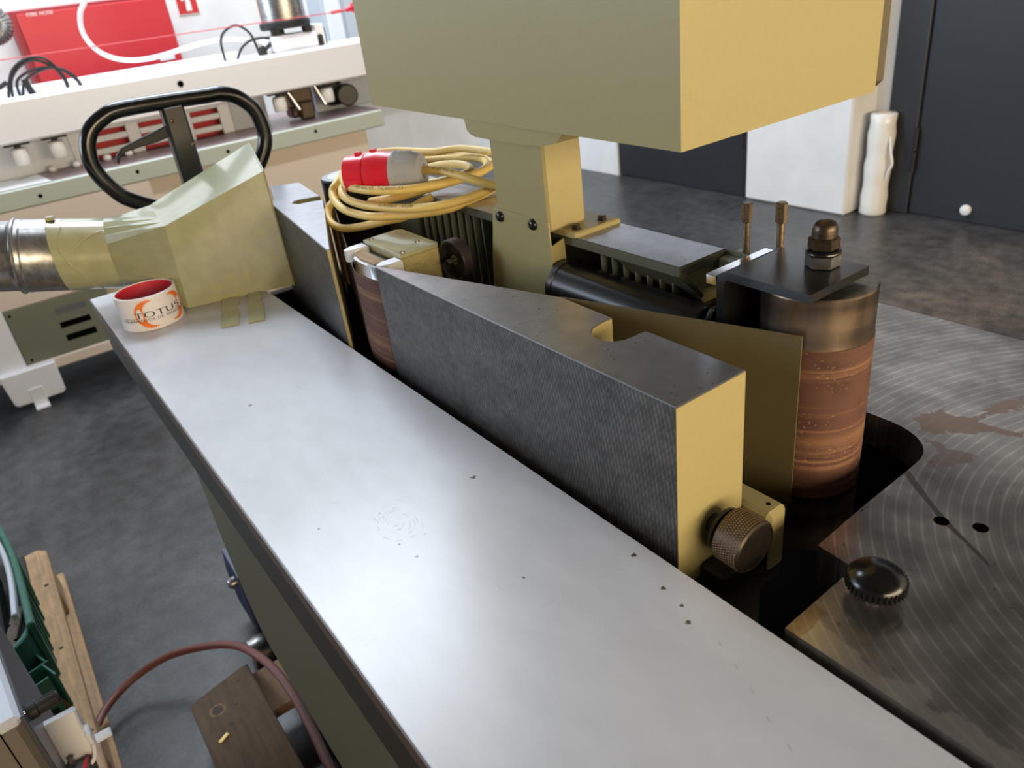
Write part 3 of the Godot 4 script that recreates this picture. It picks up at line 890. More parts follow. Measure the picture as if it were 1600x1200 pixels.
func build_belt_unit(s: Node3D) -> void:
	var dc := Vector3(0.583, 0, -0.381)
	# driven drum
	var dr := part("drum", [G.new().frame(Vector3.ZERO, Vector3(4, 0, 0), Vector3(0, 0, 4)).lathe([Vector2(0.0500, 0.80), Vector2(0.0500, 1.0705), Vector2(0.0490, 1.0725)], 64, upright(dc), 25.0), M.turned,
		G.new().lathe([Vector2(0.0490, 1.0725), Vector2(0.0475, 1.0727), Vector2(0.0230, 1.0727), Vector2(0.0222, 1.0715), Vector2(0.0222, 1.0680), Vector2(0.0, 1.0680)], 64, upright(dc), 25.0), M.steel], s, "turned steel drum")
	part("bearing_ring", [G.new().lathe([Vector2(0.0215, 1.0682), Vector2(0.0215, 1.0705), Vector2(0.0180, 1.0712), Vector2(0.0150, 1.0695), Vector2(0.0120, 1.0712), Vector2(0.0100, 1.0712), Vector2(0.0100, 1.086)], 40, upright(dc), 25.0), M.rust], dr)
	# idler drum at the far end
	var ic := Vector3(0.534, 0, -1.268)
	var idl := part("idler_drum", [G.new().lathe([Vector2(0.0490, 0.80), Vector2(0.0490, 1.0660), Vector2(0.0470, 1.0690)], 56, upright(ic), 25.0), M.black, G.new().lathe([Vector2(0.0470, 1.0690), Vector2(0.040, 1.0694), Vector2(0, 1.0694)], 56, upright(ic), 25.0), M.clear_grey], s, "black idler drum with sky reflection put into its grey top")  # top is glossy black; the reflected sky is painted as grey
	part("top_label", [G.new().lathe([Vector2(0.0375, 1.0695), Vector2(0.0372, 1.0699), Vector2(0.012, 1.0699)], 48, upright(ic)), M.label_white], idl)
	part("hub", [G.new().lathe([Vector2(0.012, 1.0695), Vector2(0.012, 1.0702), Vector2(0.006, 1.0710), Vector2(0, 1.0710)], 24, upright(ic)), M.steel_dark], idl)
	var ik := G.new()
	for k in 9:
		var a := 0.5 + k * 0.22
		ik.box(Vector3(0.019 + 0.004 * (k % 3), 1.06991, -0.0012), Vector3(0.026 + 0.003 * (k % 2), 1.0700, 0.0012), 0.0, F(ic, Vector3(cos(a), 0, sin(a)), Vector3.UP, Vector3(-sin(a), 0, cos(a))))
	part("label_print", [ik, M.ink], idl)
	# abrasive belt: round drum, contact shoe and idler
	var path := []      # x, z
	for k in 26:
		var a := lerpf(-0.12, PI * 0.90, k / 25.0)
		path.append(Vector2(dc.x + 0.0509 * cos(a), dc.z + 0.0509 * sin(a)))
	for q in [[0.3966, -0.8425], [0.3852, -0.8595], [0.3775, -0.8776], [0.3741, -0.8982], [0.3739, -0.9219], [0.3762, -0.9425], [0.3816, -0.9610]]: path.append(Vector2(q[0], q[1]))
	for k in 22:
		var a := lerpf(PI * 0.88, PI * 2.02, k / 21.0)
		path.append(Vector2(ic.x + 0.0499 * cos(a), ic.z + 0.0499 * sin(a)))
	var g := G.new()
	var inner := G.new()
	var run := 0.0
	var m := path.size()
	for i in m:
		var p: Vector2 = path[i]
		var q: Vector2 = path[(i + 1) % m]
		var e := (q - p).length()
		var pn: Vector2 = path[(i + m - 1) % m]
		var qn: Vector2 = path[(i + 2) % m]
		var n0 := Vector2((q - pn).y, -(q - pn).x).normalized()
		var n1 := Vector2((qn - p).y, -(qn - p).x).normalized()
		if n0.dot(p - Vector2(0.52, -0.82)) < 0.0: n0 = -n0; 
		if n1.dot(q - Vector2(0.52, -0.82)) < 0.0: n1 = -n1
		var b0 := lerpf(0.8840, 0.8665, clampf((p.y + 0.86) / 0.45, 0, 1))
		var b1 := lerpf(0.8840, 0.8665, clampf((q.y + 0.86) / 0.45, 0, 1))
		var t0 := lerpf(1.0146, 1.0244, clampf((absf(p.y + 0.90) - 0.06) / 0.35, 0, 1))
		var t1 := lerpf(1.0146, 1.0244, clampf((absf(q.y + 0.90) - 0.06) / 0.35, 0, 1))
		var N0 := Vector3(n0.x, 0, n0.y)
		var N1 := Vector3(n1.x, 0, n1.y)
		var A := Vector3(p.x, b0, p.y)
		var B := Vector3(q.x, b1, q.y)
		var C := Vector3(q.x, t1, q.y)
		var D := Vector3(p.x, t0, p.y)
		var u0 := run * 2.0
		var u1 := (run + e) * 2.0
		g.triuv([A, B, C], [N0, N1, N1], [Vector2(u0, (t0 - b0) * 5.0), Vector2(u1, (t1 - b1) * 5.0), Vector2(u1, 0)])
		g.triuv([A, C, D], [N0, N1, N0], [Vector2(u0, (t0 - b0) * 5.0), Vector2(u1, 0), Vector2(u0, 0)])
		var th := 0.0009
		inner.flat([A - N0 * th, B - N1 * th, C - N1 * th, D - N0 * th], -N0)
		inner.flat([D, C, C - N1 * th, D - N0 * th], Vector3.UP)
		inner.flat([A, B, B - N1 * th, A - N0 * th], Vector3.DOWN)
		run += e
	part("sanding_belt", [g, M.belt, inner, M.wood], s, "red-brown abrasive belt, dust loaded")
	# arm over the drum: flat plate bent down behind it
	var arm := PackedVector2Array()          # profile in (z, y)
	arm.append_array([Vector2(-0.348, 1.0780), Vector2(-0.348, 1.0860), Vector2(-0.434, 1.0860)])
	for k in 6:
		var a := PI / 2 + (PI / 2) * (k + 1) / 6.0
		arm.append(Vector2(-0.434 + 0.012 * cos(a), 1.074 + 0.012 * sin(a)))
	arm.append_array([Vector2(-0.446, 0.86), Vector2(-0.437, 0.86), Vector2(-0.437, 1.074), Vector2(-0.434, 1.0780)])
	var zy := F(Vector3.ZERO, Vector3(0, 0, 1), Vector3(0, 1, 0), Vector3(1, 0, 0))
	part("bearing_arm", [G.new().prism(arm, 0.5215, 0.6060, zy, 0.0012), M.black], s, "black bent bearing arm over the drum")
	part("arm_shim", [G.new().box(Vector3(0.5205, 1.070, -0.4580), Vector3(0.6060, 1.0800, -0.4465), 0.0008), M.chrome], s)
	# lock nut, washers and cap nut on the drum axle
	var nx := upright(Vector3(0.584, 0, -0.380))
	part("lock_nut", [G.new().lathe([Vector2(0.0125, 1.0860), Vector2(0.0152, 1.0868), Vector2(0.0152, 1.0968), Vector2(0.0125, 1.0980)], 6, nx, 20.0, -1.0), M.zinc], s, "bright zinc lock nut")
	part("washer", [G.new().lathe([Vector2(0.006, 1.0980), Vector2(0.0150, 1.0980), Vector2(0.0153, 1.0990), Vector2(0.0150, 1.1002), Vector2(0.0142, 1.1006), Vector2(0.0146, 1.1016), Vector2(0.006, 1.1022)], 32, nx, 20.0), M.black], s)
	part("cap_nut", [G.new().lathe([Vector2(0.0118, 1.1020), Vector2(0.0134, 1.1028), Vector2(0.0134, 1.1112), Vector2(0.0122, 1.1126)], 6, nx, 20.0, -1.0), M.rust,
		G.new().lathe([Vector2(0.0118, 1.1124), Vector2(0.0106, 1.1130), Vector2(0.0106, 1.1195), Vector2(0.0098, 1.1230), Vector2(0.0078, 1.1258), Vector2(0.0042, 1.1274), Vector2(0, 1.1278)], 32, nx, 35.0), M.rust], s, "brown domed cap nut")
	# two hexagon-headed tracking screws
	for q in [[0.6135, -0.4870, 1.064, 1.0985, 1.1185], [0.6215, -0.4525, 1.062, 1.1015, 1.1225]]:
		var c := upright(Vector3(q[0], 0, q[1]))
		var ps := part("tracking_screw", [G.new().lathe([Vector2(0.0036, q[2]), Vector2(0.0036, q[3]), Vector2(0.0030, q[3])], 14, c), M.brass], s)
		part("hex_head", [G.new().lathe([Vector2(0.0040, q[3]), Vector2(0.0056, q[3] + 0.001), Vector2(0.0056, q[4] - 0.001), Vector2(0.0045, q[4]), Vector2(0, q[4])], 6, c, 20.0, -1.0), M.brass], ps)
	part("screw_block", [G.new().box(Vector3(0.592, 1.035, -0.505), Vector3(0.628, 1.064, -0.460), 0.002).box(Vector3(0.600, 1.030, -0.462), Vector3(0.640, 1.070, -0.450), 0.002), M.green_grey], s)
	# contact shoe carrier in the gap between the fences
	var hd := part("shoe_carrier", [G.new().box(Vector3(0.4099, 0.9174, -0.9661), Vector3(0.4666, 1.0410, -0.8631), 0.003), M.paint_chip], s, "olive shoe carrier with a pale lid")
	part("lid", [G.new().prism(PackedVector2Array([Vector2(0.4079, -0.9682), Vector2(0.4079, -0.8621), Vector2(0.4635, -0.8621), Vector2(0.4676, -0.8673), Vector2(0.4676, -0.9620), Vector2(0.4594, -0.9703)]), 1.0410, 1.0451, plan(), 0.001), M.hood], hd)
	for q in [[0.4161, -0.9600], [0.4161, -0.8714], [0.4511, -0.8940]]:
		part("screw", [G.new().lathe([Vector2(0.0042, 1.0451), Vector2(0.0040, 1.0461), Vector2(0.0018, 1.0461), Vector2(0.0016, 1.0454), Vector2(0, 1.0454)], 14, upright(Vector3(q[0], 0, q[1]))), M.steel], hd)
	part("contact_shoe", [G.new().prism(PackedVector2Array([Vector2(0.4069, -0.9631), Vector2(0.3842, -0.9558), Vector2(0.3780, -0.9425), Vector2(0.3757, -0.9219), Vector2(0.3760, -0.8982), Vector2(0.3790, -0.8796), Vector2(0.3852, -0.8693), Vector2(0.4069, -0.8652)]), 0.8865, 1.0348, plan(), 0.002), M.chrome, G.new().prism(PackedVector2Array([Vector2(0.3976, -0.9538), Vector2(0.3832, -0.9476), Vector2(0.3801, -0.9219), Vector2(0.3811, -0.8858), Vector2(0.3976, -0.8776)]), 1.0344, 1.0361, plan(), 0.0005), M.wood], s, "bright steel contact shoe with felt")
	for z in [-0.964, -0.867]:
		part("clip", [G.new().prism(PackedVector2Array([Vector2(0.377, z - 0.004), Vector2(0.377, z + 0.004), Vector2(0.387, z + 0.010), Vector2(0.408, z + 0.010), Vector2(0.408, z - 0.010), Vector2(0.387, z - 0.010)]), 1.0235, 1.0400, plan(), 0.001), M.clip], s)
	var hx := along(Vector3(0.4666, 1.0225, -0.8436), Vector3(1, 0, -0.12))
	var hw := part("handwheel", [G.new().lathe([Vector2(0, 0.014), Vector2(0.0225, 0.014), Vector2(0.0235, 0.006), Vector2(0.0265, 0.004), Vector2(0.0280, 0.006), Vector2(0.0280, 0.018), Vector2(0.0265, 0.020), Vector2(0, 0.020)], 48, hx, 30.0), M.dark_rim], s, "dark round handwheel")
	part("axle", [G.new().lathe([Vector2(0.0035, -0.004), Vector2(0.0035, 0.014), Vector2(0.007, 0.014), Vector2(0.007, 0.009), Vector2(0.0035, 0.009)], 16, hx), M.steel], hw)

func build_beam_and_box(s: Node3D) -> void:
	var zy := F(Vector3.ZERO, Vector3(0, 0, 1), Vector3(0, 1, 0), Vector3(1, 0, 0))
	# ribbed cast beam inside the belt loop
	var bm := part("beam", [G.new().box(Vector3(0.5360, 1.0585, -1.170), Vector3(0.6040, 1.0690, -0.5050), 0.001).box(Vector3(0.556, 0.93, -1.165), Vector3(0.578, 1.059, -0.800)).box(Vector3(0.575, 1.005, -0.800), Vector3(0.600, 1.059, -0.52)), M.paint_dark], s, "ribbed olive cast beam behind the belt")
	part("machined_top", [G.new().box(Vector3(0.5372, 1.0690, -1.1685), Vector3(0.6030, 1.0700, -0.5062), 0.0004), M.ground], bm)
	for k in 9:
		var z := -0.875 - 0.0205 * k if k < 9 else 0.0
		part("rib", [G.new().box(Vector3(0.5440, 0.93, z - 0.0016), Vector3(0.557, 1.0588, z + 0.0016), 0.0006), M.green_grey_dark], bm)
	part("side_panel", [G.new().box(Vector3(0.545, 0.93, -1.167), Vector3(0.557, 1.0588, -1.062), 0.001), M.paint_dark], bm)
	for k in 7:
		var z := -0.645 + 0.0185 * k
		part("rib", [G.new().box(Vector3(0.5560, 1.020, z - 0.0014), Vector3(0.576, 1.0588, z + 0.0014), 0.0005), M.green_grey_dark], bm)
	# sloped gusset at the near end
	part("gusset", [G.new().prism(PackedVector2Array([Vector2(0.5360, 1.0590), Vector2(0.5420, 1.0540), Vector2(0.5700, 1.0260), Vector2(0.5790, 1.0150), Vector2(0.6040, 1.0150), Vector2(0.6040, 1.0590)]), -0.5185, -0.5120, F(Vector3.ZERO, Vector3(1, 0, 0), Vector3(0, 1, 0), Vector3(0, 0, 1)), 0.001), M.paint,
		G.new().prism(PackedVector2Array([Vector2(0.5365, 1.0585), Vector2(0.5420, 1.0540), Vector2(0.5700, 1.0260), Vector2(0.5730, 1.0290), Vector2(0.5460, 1.0585)]), -0.60, -0.5055, F(Vector3.ZERO, Vector3(1, 0, 0), Vector3(0, 1, 0), Vector3(0, 0, 1)), 0.001), M.paint_dark], bm)
	part("end_plate", [G.new().box(Vector3(0.604, 1.030, -0.530), Vector3(0.6075, 1.0690, -0.468), 0.001), M.green_grey_dark], bm)
	part("beam_foot", [G.new().box(Vector3(0.55, 0.80, -1.12), Vector3(0.578, 0.93, -0.62)), M.black_rough], bm)
	part("motor_housing", [G.new().lathe([Vector2(0, 0), Vector2(0.026, 0), Vector2(0.0295, 0.003), Vector2(0.0300, 0.006), Vector2(0.0300, 0.012), Vector2(0.0285, 0.013), Vector2(0.0285, 0.22), Vector2(0, 0.22)], 40, along(Vector3(0.526, 1.0130, -0.683), Vector3(0, 0, 1)), 30.0), M.black], s, "black cylindrical motor housing")
	var cb := G.new()
	cb.tube(smooth([Vector3(0.5190, 1.0000, -0.470), Vector3(0.5195, 1.0260, -0.458), Vector3(0.5230, 1.0440, -0.452), Vector3(0.5290, 1.0400, -0.4485)], 5), 0.0026, 8)
	cb.tube(smooth([Vector3(0.5250, 1.0000, -0.462), Vector3(0.5255, 1.0220, -0.454), Vector3(0.5285, 1.0350, -0.450)], 5), 0.0022, 8)
	part("lead", [cb, M.rubber], s)
	# post on the beam
	var po := part("post", [G.new().box(Vector3(0.5180, 1.0760, -0.7930), Vector3(0.5735, 1.1850, -0.6880), 0.003), M.paint], s)
	var fp := part("foot_plate", [G.new().prism(PackedVector2Array([Vector2(0.5330, -0.6700), Vector2(0.5345, -0.6640), Vector2(0.5400, -0.6625), Vector2(0.6035, -0.6625), Vector2(0.6035, -0.8100), Vector2(0.5330, -0.8100)]), 1.0700, 1.0760, plan(), 0.0015), M.paint], s)
	for q in [[0.5470, -0.6755], [0.5870, -0.6755]]:
		part("bolt", [G.new().lathe([Vector2(0.0065, 1.0760), Vector2(0.0065, 1.0766), Vector2(0.0050, 1.0768), Vector2(0.0052, 1.0810), Vector2(0.0044, 1.0816), Vector2(0, 1.0816)], 6, upright(Vector3(q[0], 0, q[1])), 20.0, -1.0), M.steel_dark], fp)
	# sheet cover folded round the foot of the post
	var cov := PackedVector2Array([Vector2(-0.8000, 1.0905), Vector2(-0.8060, 1.0580), Vector2(-0.8150, 1.0200), Vector2(-0.8300, 0.9000), Vector2(-0.6860, 0.9000), Vector2(-0.6860, 1.0600), Vector2(-0.6872, 1.0640), Vector2(-0.6880, 1.0885)])
	var pc := part("post_cover", [G.new().prism(cov, 0.5180, 0.5160, zy, 0.0006), M.paint, G.new().prism(PackedVector2Array([Vector2(0.5165, 0.90), Vector2(0.5400, 0.90), Vector2(0.5370, 1.0660), Vector2(0.5165, 1.0600)]), -0.6880, -0.6862, F(Vector3.ZERO, Vector3(1, 0, 0), Vector3(0, 1, 0), Vector3(0, 0, 1)), 0.0004), M.paint], s)
	part("cover_back", [G.new().box(Vector3(0.519, 0.90, -0.80), Vector3(0.5355, 1.0585, -0.690)), M.dull_black], pc)
	for q in [[-0.7837, 1.0806], [-0.7167, 1.0820]]:
		part("screw", [G.new().lathe([Vector2(0.0068, 0), Vector2(0.0066, 0.0022), Vector2(0.0048, 0.0042), Vector2(0.0028, 0.0048), Vector2(0.0022, 0.0036), Vector2(0, 0.0036)], 20, along(Vector3(0.5160, q[1], q[0]), Vector3(-1, 0, 0)), 40.0), M.black], pc)
	# collar and control box
	part("collar", [G.new().prism(PackedVector2Array([Vector2(-0.8050, 1.2010), Vector2(-0.8030, 1.1880), Vector2(-0.7960, 1.1830), Vector2(-0.7850, 1.1805), Vector2(-0.7000, 1.1800), Vector2(-0.6600, 1.1815), Vector2(-0.6350, 1.1870), Vector2(-0.6200, 1.2010)]), 0.4960, 0.6200, zy, 0.002), M.paint], s)
	var bx := part("control_box", [G.new().prism(PackedVector2Array([Vector2(0.4810, -0.4500), Vector2(0.7570, -0.4500), Vector2(0.7570, -1.0600), Vector2(0.5040, -1.0600)]), 1.2000, 1.62, plan(), 0.003), M.paint], s, "large olive control box on its post")
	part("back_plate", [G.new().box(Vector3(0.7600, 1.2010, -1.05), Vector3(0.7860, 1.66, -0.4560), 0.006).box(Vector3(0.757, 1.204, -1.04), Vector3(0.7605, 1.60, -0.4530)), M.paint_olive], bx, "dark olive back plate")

# ---------------------------------------------------------------- dust hood and pipe on the far end of the table
func hood_axis(sv: float) -> float:
	return 0.989 + (-0.100 - sv) * 0.19
func build_hood() -> void:
	var e := Vector3(0.961, 0, 0.277)
	var back := Vector3(0.277, 0, -0.961)
	var o := Vector3(0.2272, 0.9, -1.348)
	var Q := func(sv: float, y: float, d: float) -> Vector3: return o + e * sv + Vector3(0, y - 0.9, 0) + back * d
	var h := thing("dust_hood", "pale olive sheet metal dust extraction hood with round neck standing on the white table", "dust hood", Vector3(0.31, 0.9, -1.39))
	# rings of 24: mouth, left end of the box, round neck
	var k := 24
	var mouth := []
	var left := []
	for i in k:
		var side := i / 6
		var f := (i % 6) / 6.0
		var w := 0.0
		var y := 0.0
		match side:
			0: w = f; y = 0.0
			1: w = 1.0; y = f
			2: w = 1.0 - f; y = 1.0
			3: w = 0.0; y = 1.0 - f
		mouth.append(Q.call(lerpf(0.180, 0.171, w), lerpf(0.9005, lerpf(1.1018, 1.1190, w), y), 0.205 * w))
		left.append(Q.call(0.0 + 0.006 * y - 0.03 * w, lerpf(0.9005, lerpf(1.0450, 1.0520, w), y), 0.150 * w))
	var neck := []
	var neck2 := []
	var c := Vector3.ZERO
	for i in k:
		var a := TAU * (i + 0.0) / k - PI * 0.75
		neck.append(Q.call(-0.098, hood_axis(-0.098) + 0.062 * sin(a), 0.118 + 0.062 * cos(a)))
		neck2.append(Q.call(-0.182, hood_axis(-0.182) + 0.0625 * sin(a), 0.118 + 0.0625 * cos(a)))
	c = Q.call(0.06, 0.98, 0.07)
	# the box with its four flat sheets
	var g := G.new()
	var cor := [0, 6, 12, 18]
	for i in 4:
		var a: int = cor[i]
		var b: int = cor[(i + 1) % 4]
		g.flat([mouth[a], mouth[b], left[b], left[a]], (mouth[a] + mouth[b] + left[a] + left[b]) * 0.25 - c)
	part("hood_body", [g, M.hood], h)
	g = G.new().loft([left, neck], false, Q.call(-0.04, 0.98, 0.06))
	part("transition", [g, M.hood], h)
	g = G.new().loft([neck, neck2], true, Q.call(-0.13, 1.002, 0.118))
	part("neck", [g, M.hood], h, "round neck with seam")
	var mf := G.new()
	for i in 4:
		var a: Vector3 = mouth[cor[i]]
		var b: Vector3 = mouth[cor[(i + 1) % 4]]
		mf.tube([a, b], 0.0016, 6)
	part("mouth_rim", [mf, M.hood], h)
	# seam, clip and edge bead of the neck
	var sm := G.new()
	for run in [[[-0.100, -2.2], [-0.120, -2.35], [-0.140, -2.6], [-0.158, -2.85]], [[-0.132, -4.2], [-0.142, -3.8], [-0.155, -3.3], [-0.170, -2.8], [-0.166, -2.4], [-0.160, -2.05]]]:
		var sp := []
		for q in run:
			var sv: float = q[0]
			sp.append(Q.call(sv, hood_axis(sv) - 0.0629 * sin(q[1]), 0.118 + 0.0629 * cos(q[1])))
		sm.tube(smooth(sp, 4), 0.0010, 6)
	part("seam", [sm, M.hood], h)
	g = G.new().box(Vector3(-0.182, 1.0660, 0.106), Vector3(-0.169, 1.0720, 0.120), 0.001, F(o - Vector3(0, 0.9, 0), e, Vector3.UP, back))
	part("clip", [g, M.hood], h)
	var bead := []
	for i in 40:
		var a := TAU * i / 40.0
		bead.append(Q.call(-0.182, hood_axis(-0.182) + 0.0625 * sin(a), 0.118 + 0.0625 * cos(a)))
	part("bead", [G.new().tube(bead, 0.0010, 6, true), M.hood], h)
	# two feet screwed flat to the table
	var fd := Vector3(-0.315, 0, 0.949)
	var fx := Vector3(0.949, 0, 0.315)
	for q in [[Vector3(0.2800, 0.9003, -1.3270), 0.0285, 0.128], [Vector3(0.3210, 0.9003, -1.3120), 0.0250, 0.132]]:
		var p: Vector3 = q[0]
		var w: float = q[1]
		var l: float = q[2]
		g = G.new().prism(PackedVector2Array([Vector2(0.0, -0.010), Vector2(w * 0.96, -0.010), Vector2(w * 0.96, 0.030), Vector2(w * 0.90, 0.040), Vector2(w, 0.055), Vector2(w, l), Vector2(0.0, l), Vector2(0.0, 0.05)]), 0.0, 0.0032, F(p, fx, fd, Vector3.UP), 0.0006)
		part("foot", [g, M.hood], h)
	# zinc pipe pushed into the neck
	var pi := thing("duct_pipe", "dull galvanised steel pipe leaving the round neck of the olive hood", "duct", Vector3(0.0, 0.97, -1.44))
	var p0: Vector3 = Q.call(-0.173, hood_axis(-0.173), 0.118)
	var p1: Vector3 = Q.call(-0.52, hood_axis(-0.52), 0.118)
	var L := (p1 - p0).length()
	part("pipe", [G.new().lathe([Vector2(0.0612, 0.0), Vector2(0.0612, 0.066), Vector2(0.0618, 0.0675), Vector2(0.0640, 0.069), Vector2(0.0640, 0.0715), Vector2(0.0618, 0.073), Vector2(0.0600, 0.0745), Vector2(0.0585, 0.080), Vector2(0.0585, L)], 48, along(p0, p1 - p0), 50.0), M.zinc], pi)
	part("lap_seam", [G.new().lathe([Vector2(0.0612, 0.058), Vector2(0.0618, 0.0586), Vector2(0.0618, 0.0606), Vector2(0.0612, 0.0612)], 48, along(p0, p1 - p0), 20.0), M.zinc], pi)

# ---------------------------------------------------------------- printed tape core
func build_tape() -> void:
	var c := Vector3(0.1690, 0.9, -1.3435)
	var r := 0.0485
	var hh := 0.0560
	var t := thing("tape_roll", "white roll of printed adhesive tape with orange saw blade logo on the white table", "tape roll", c)
	part("tape", [G.new().lathe([Vector2(r - 0.003, 0.0), Vector2(r, 0.0006), Vector2(r, hh - 0.0006), Vector2(r - 0.0012, hh), Vector2(r - 0.0034, hh)], 64, upright(c), 20.0), M.tape_white], t)
	part("core", [G.new().lathe([Vector2(r - 0.0034, hh), Vector2(r - 0.0036, hh - 0.001), Vector2(r - 0.0036, 0.0008), Vector2(r - 0.003, 0.0)], 64, upright(c), 20.0), M.tape_white], t)
	# red slanting print inside the core
	var g := G.new()
	var ri := r - 0.0039
	for k in 44:
		var a0 := lerpf(-3.05, 0.05, k / 44.0)
		var a1 := lerpf(-3.05, 0.05, (k + 1) / 44.0)
		var lo0 := lerpf(0.050, -0.004, clampf((a0 + 3.05) / 1.5, 0, 1))
		var lo1 := lerpf(0.050, -0.004, clampf((a1 + 3.05) / 1.5, 0, 1))
		if a0 > -0.6:
			lo0 = lerpf(0.0, hh, (a0 + 0.6) / 0.66); lo1 = lerpf(0.0, hh, (a1 + 0.6) / 0.66)
		lo0 = clampf(lo0, 0.001, hh - 0.002); lo1 = clampf(lo1, 0.001, hh - 0.002)
		var n0 := -Vector3(cos(a0), 0, sin(a0))
		var n1 := -Vector3(cos(a1), 0, sin(a1))
		var A := c - n0 * ri + Vector3(0, lo0, 0)
		var B := c - n1 * ri + Vector3(0, lo1, 0)
		var C := c - n1 * ri + Vector3(0, hh - 0.0012, 0)
		var D := c - n0 * ri + Vector3(0, hh - 0.0012, 0)
		g.tri(A, B, C, n0, n1, n1); g.tri(A, C, D, n0, n1, n0)
	part("red_lining", [g, M.tape_red], t, "red inner print")
	# logo: a toothed orange ring round the word, wrapped on the wall; x runs right along the wall
	var a_mid := 1.70
	var bend := func(rr: float) -> Callable:
		return func(x: float, y: float) -> Array:
			var a := a_mid - x / r
			var nn := Vector3(cos(a), 0, sin(a))
			return [c + nn * rr + Vector3(0, y, 0), nn]
	var b1: Callable = bend.call(r + 0.00018)
	for side in [[-0.004, 1.0], [0.040, -1.0]]:
		var ring := G.new()
		var cx: float = side[0]
		var cy := 0.0280
		var ro := 0.0225
		for k in 44:
			var f0 := k / 44.0
			var f1 := (k + 1) / 44.0
			var a0 := lerpf(PI * 0.36, PI * 1.64, f0)
			var a1 := lerpf(PI * 0.36, PI * 1.64, f1)
			if side[1] < 0: a0 = PI - a0; a1 = PI - a1
			var w0 := 0.0135 * pow(sin(PI * clampf(f0, 0.0, 1.0)), 1.3) + 0.0003
			var w1 := 0.0135 * pow(sin(PI * clampf(f1, 0.0, 1.0)), 1.3) + 0.0003
			var P := func(a: float, rad: float) -> Array: return b1.call(cx + cos(a) * rad, cy + sin(a) * rad)
			var A: Array = P.call(a0, ro - w0)
			var B: Array = P.call(a1, ro - w1)
			var C: Array = P.call(a1, ro)
			var D: Array = P.call(a0, ro)
			ring.tri(A[0], B[0], C[0], A[1], B[1], C[1]); ring.tri(A[0], C[0], D[0], A[1], C[1], D[1])
			if k % 2 == 0 and f0 > 0.04 and f0 < 0.96:      # saw tooth
				var E: Array = P.call(a0, ro + 0.0022)
				var Fq: Array = P.call(a1 + (a1 - a0) * 0.7, ro)
				ring.tri(D[0], E[0], Fq[0], D[1], E[1], Fq[1])
		part("saw_blade_print", [ring, M.orange], t, "orange saw blade logo")
	var ink := G.new()
	var b2: Callable = bend.call(r + 0.00030)
	lettering("TOTUS", 0.0096, func(x: float, y: float) -> Array: return b2.call(x + 0.0125, y + 0.0275), ink, 2.05)
	lettering("ELEMENTOS DE AMARRACAO", 0.0027, func(x: float, y: float) -> Array: return b2.call(x + 0.0125, y + 0.0190), ink, 1.45)
	for q in [[-0.056, -0.024, 0.0225], [-0.056, -0.024, 0.0185]]:
		for k in 10:
			var x0 := lerpf(q[0], q[1], k / 10.0)
			var x1 := lerpf(q[0], q[1], (k + 1) / 10.0)
			var A: Array = b2.call(x0, q[2])
			var B: Array = b2.call(x1, q[2])
			var C: Array = b2.call(x1, q[2] + 0.0005)
			var D: Array = b2.call(x0, q[2] + 0.0005)
			ink.tri(A[0], B[0], C[0], A[1], B[1], C[1]); ink.tri(A[0], C[0], D[0], A[1], C[1], D[1])
	part("lettering", [ink, M.ink], t, "dark printed word")

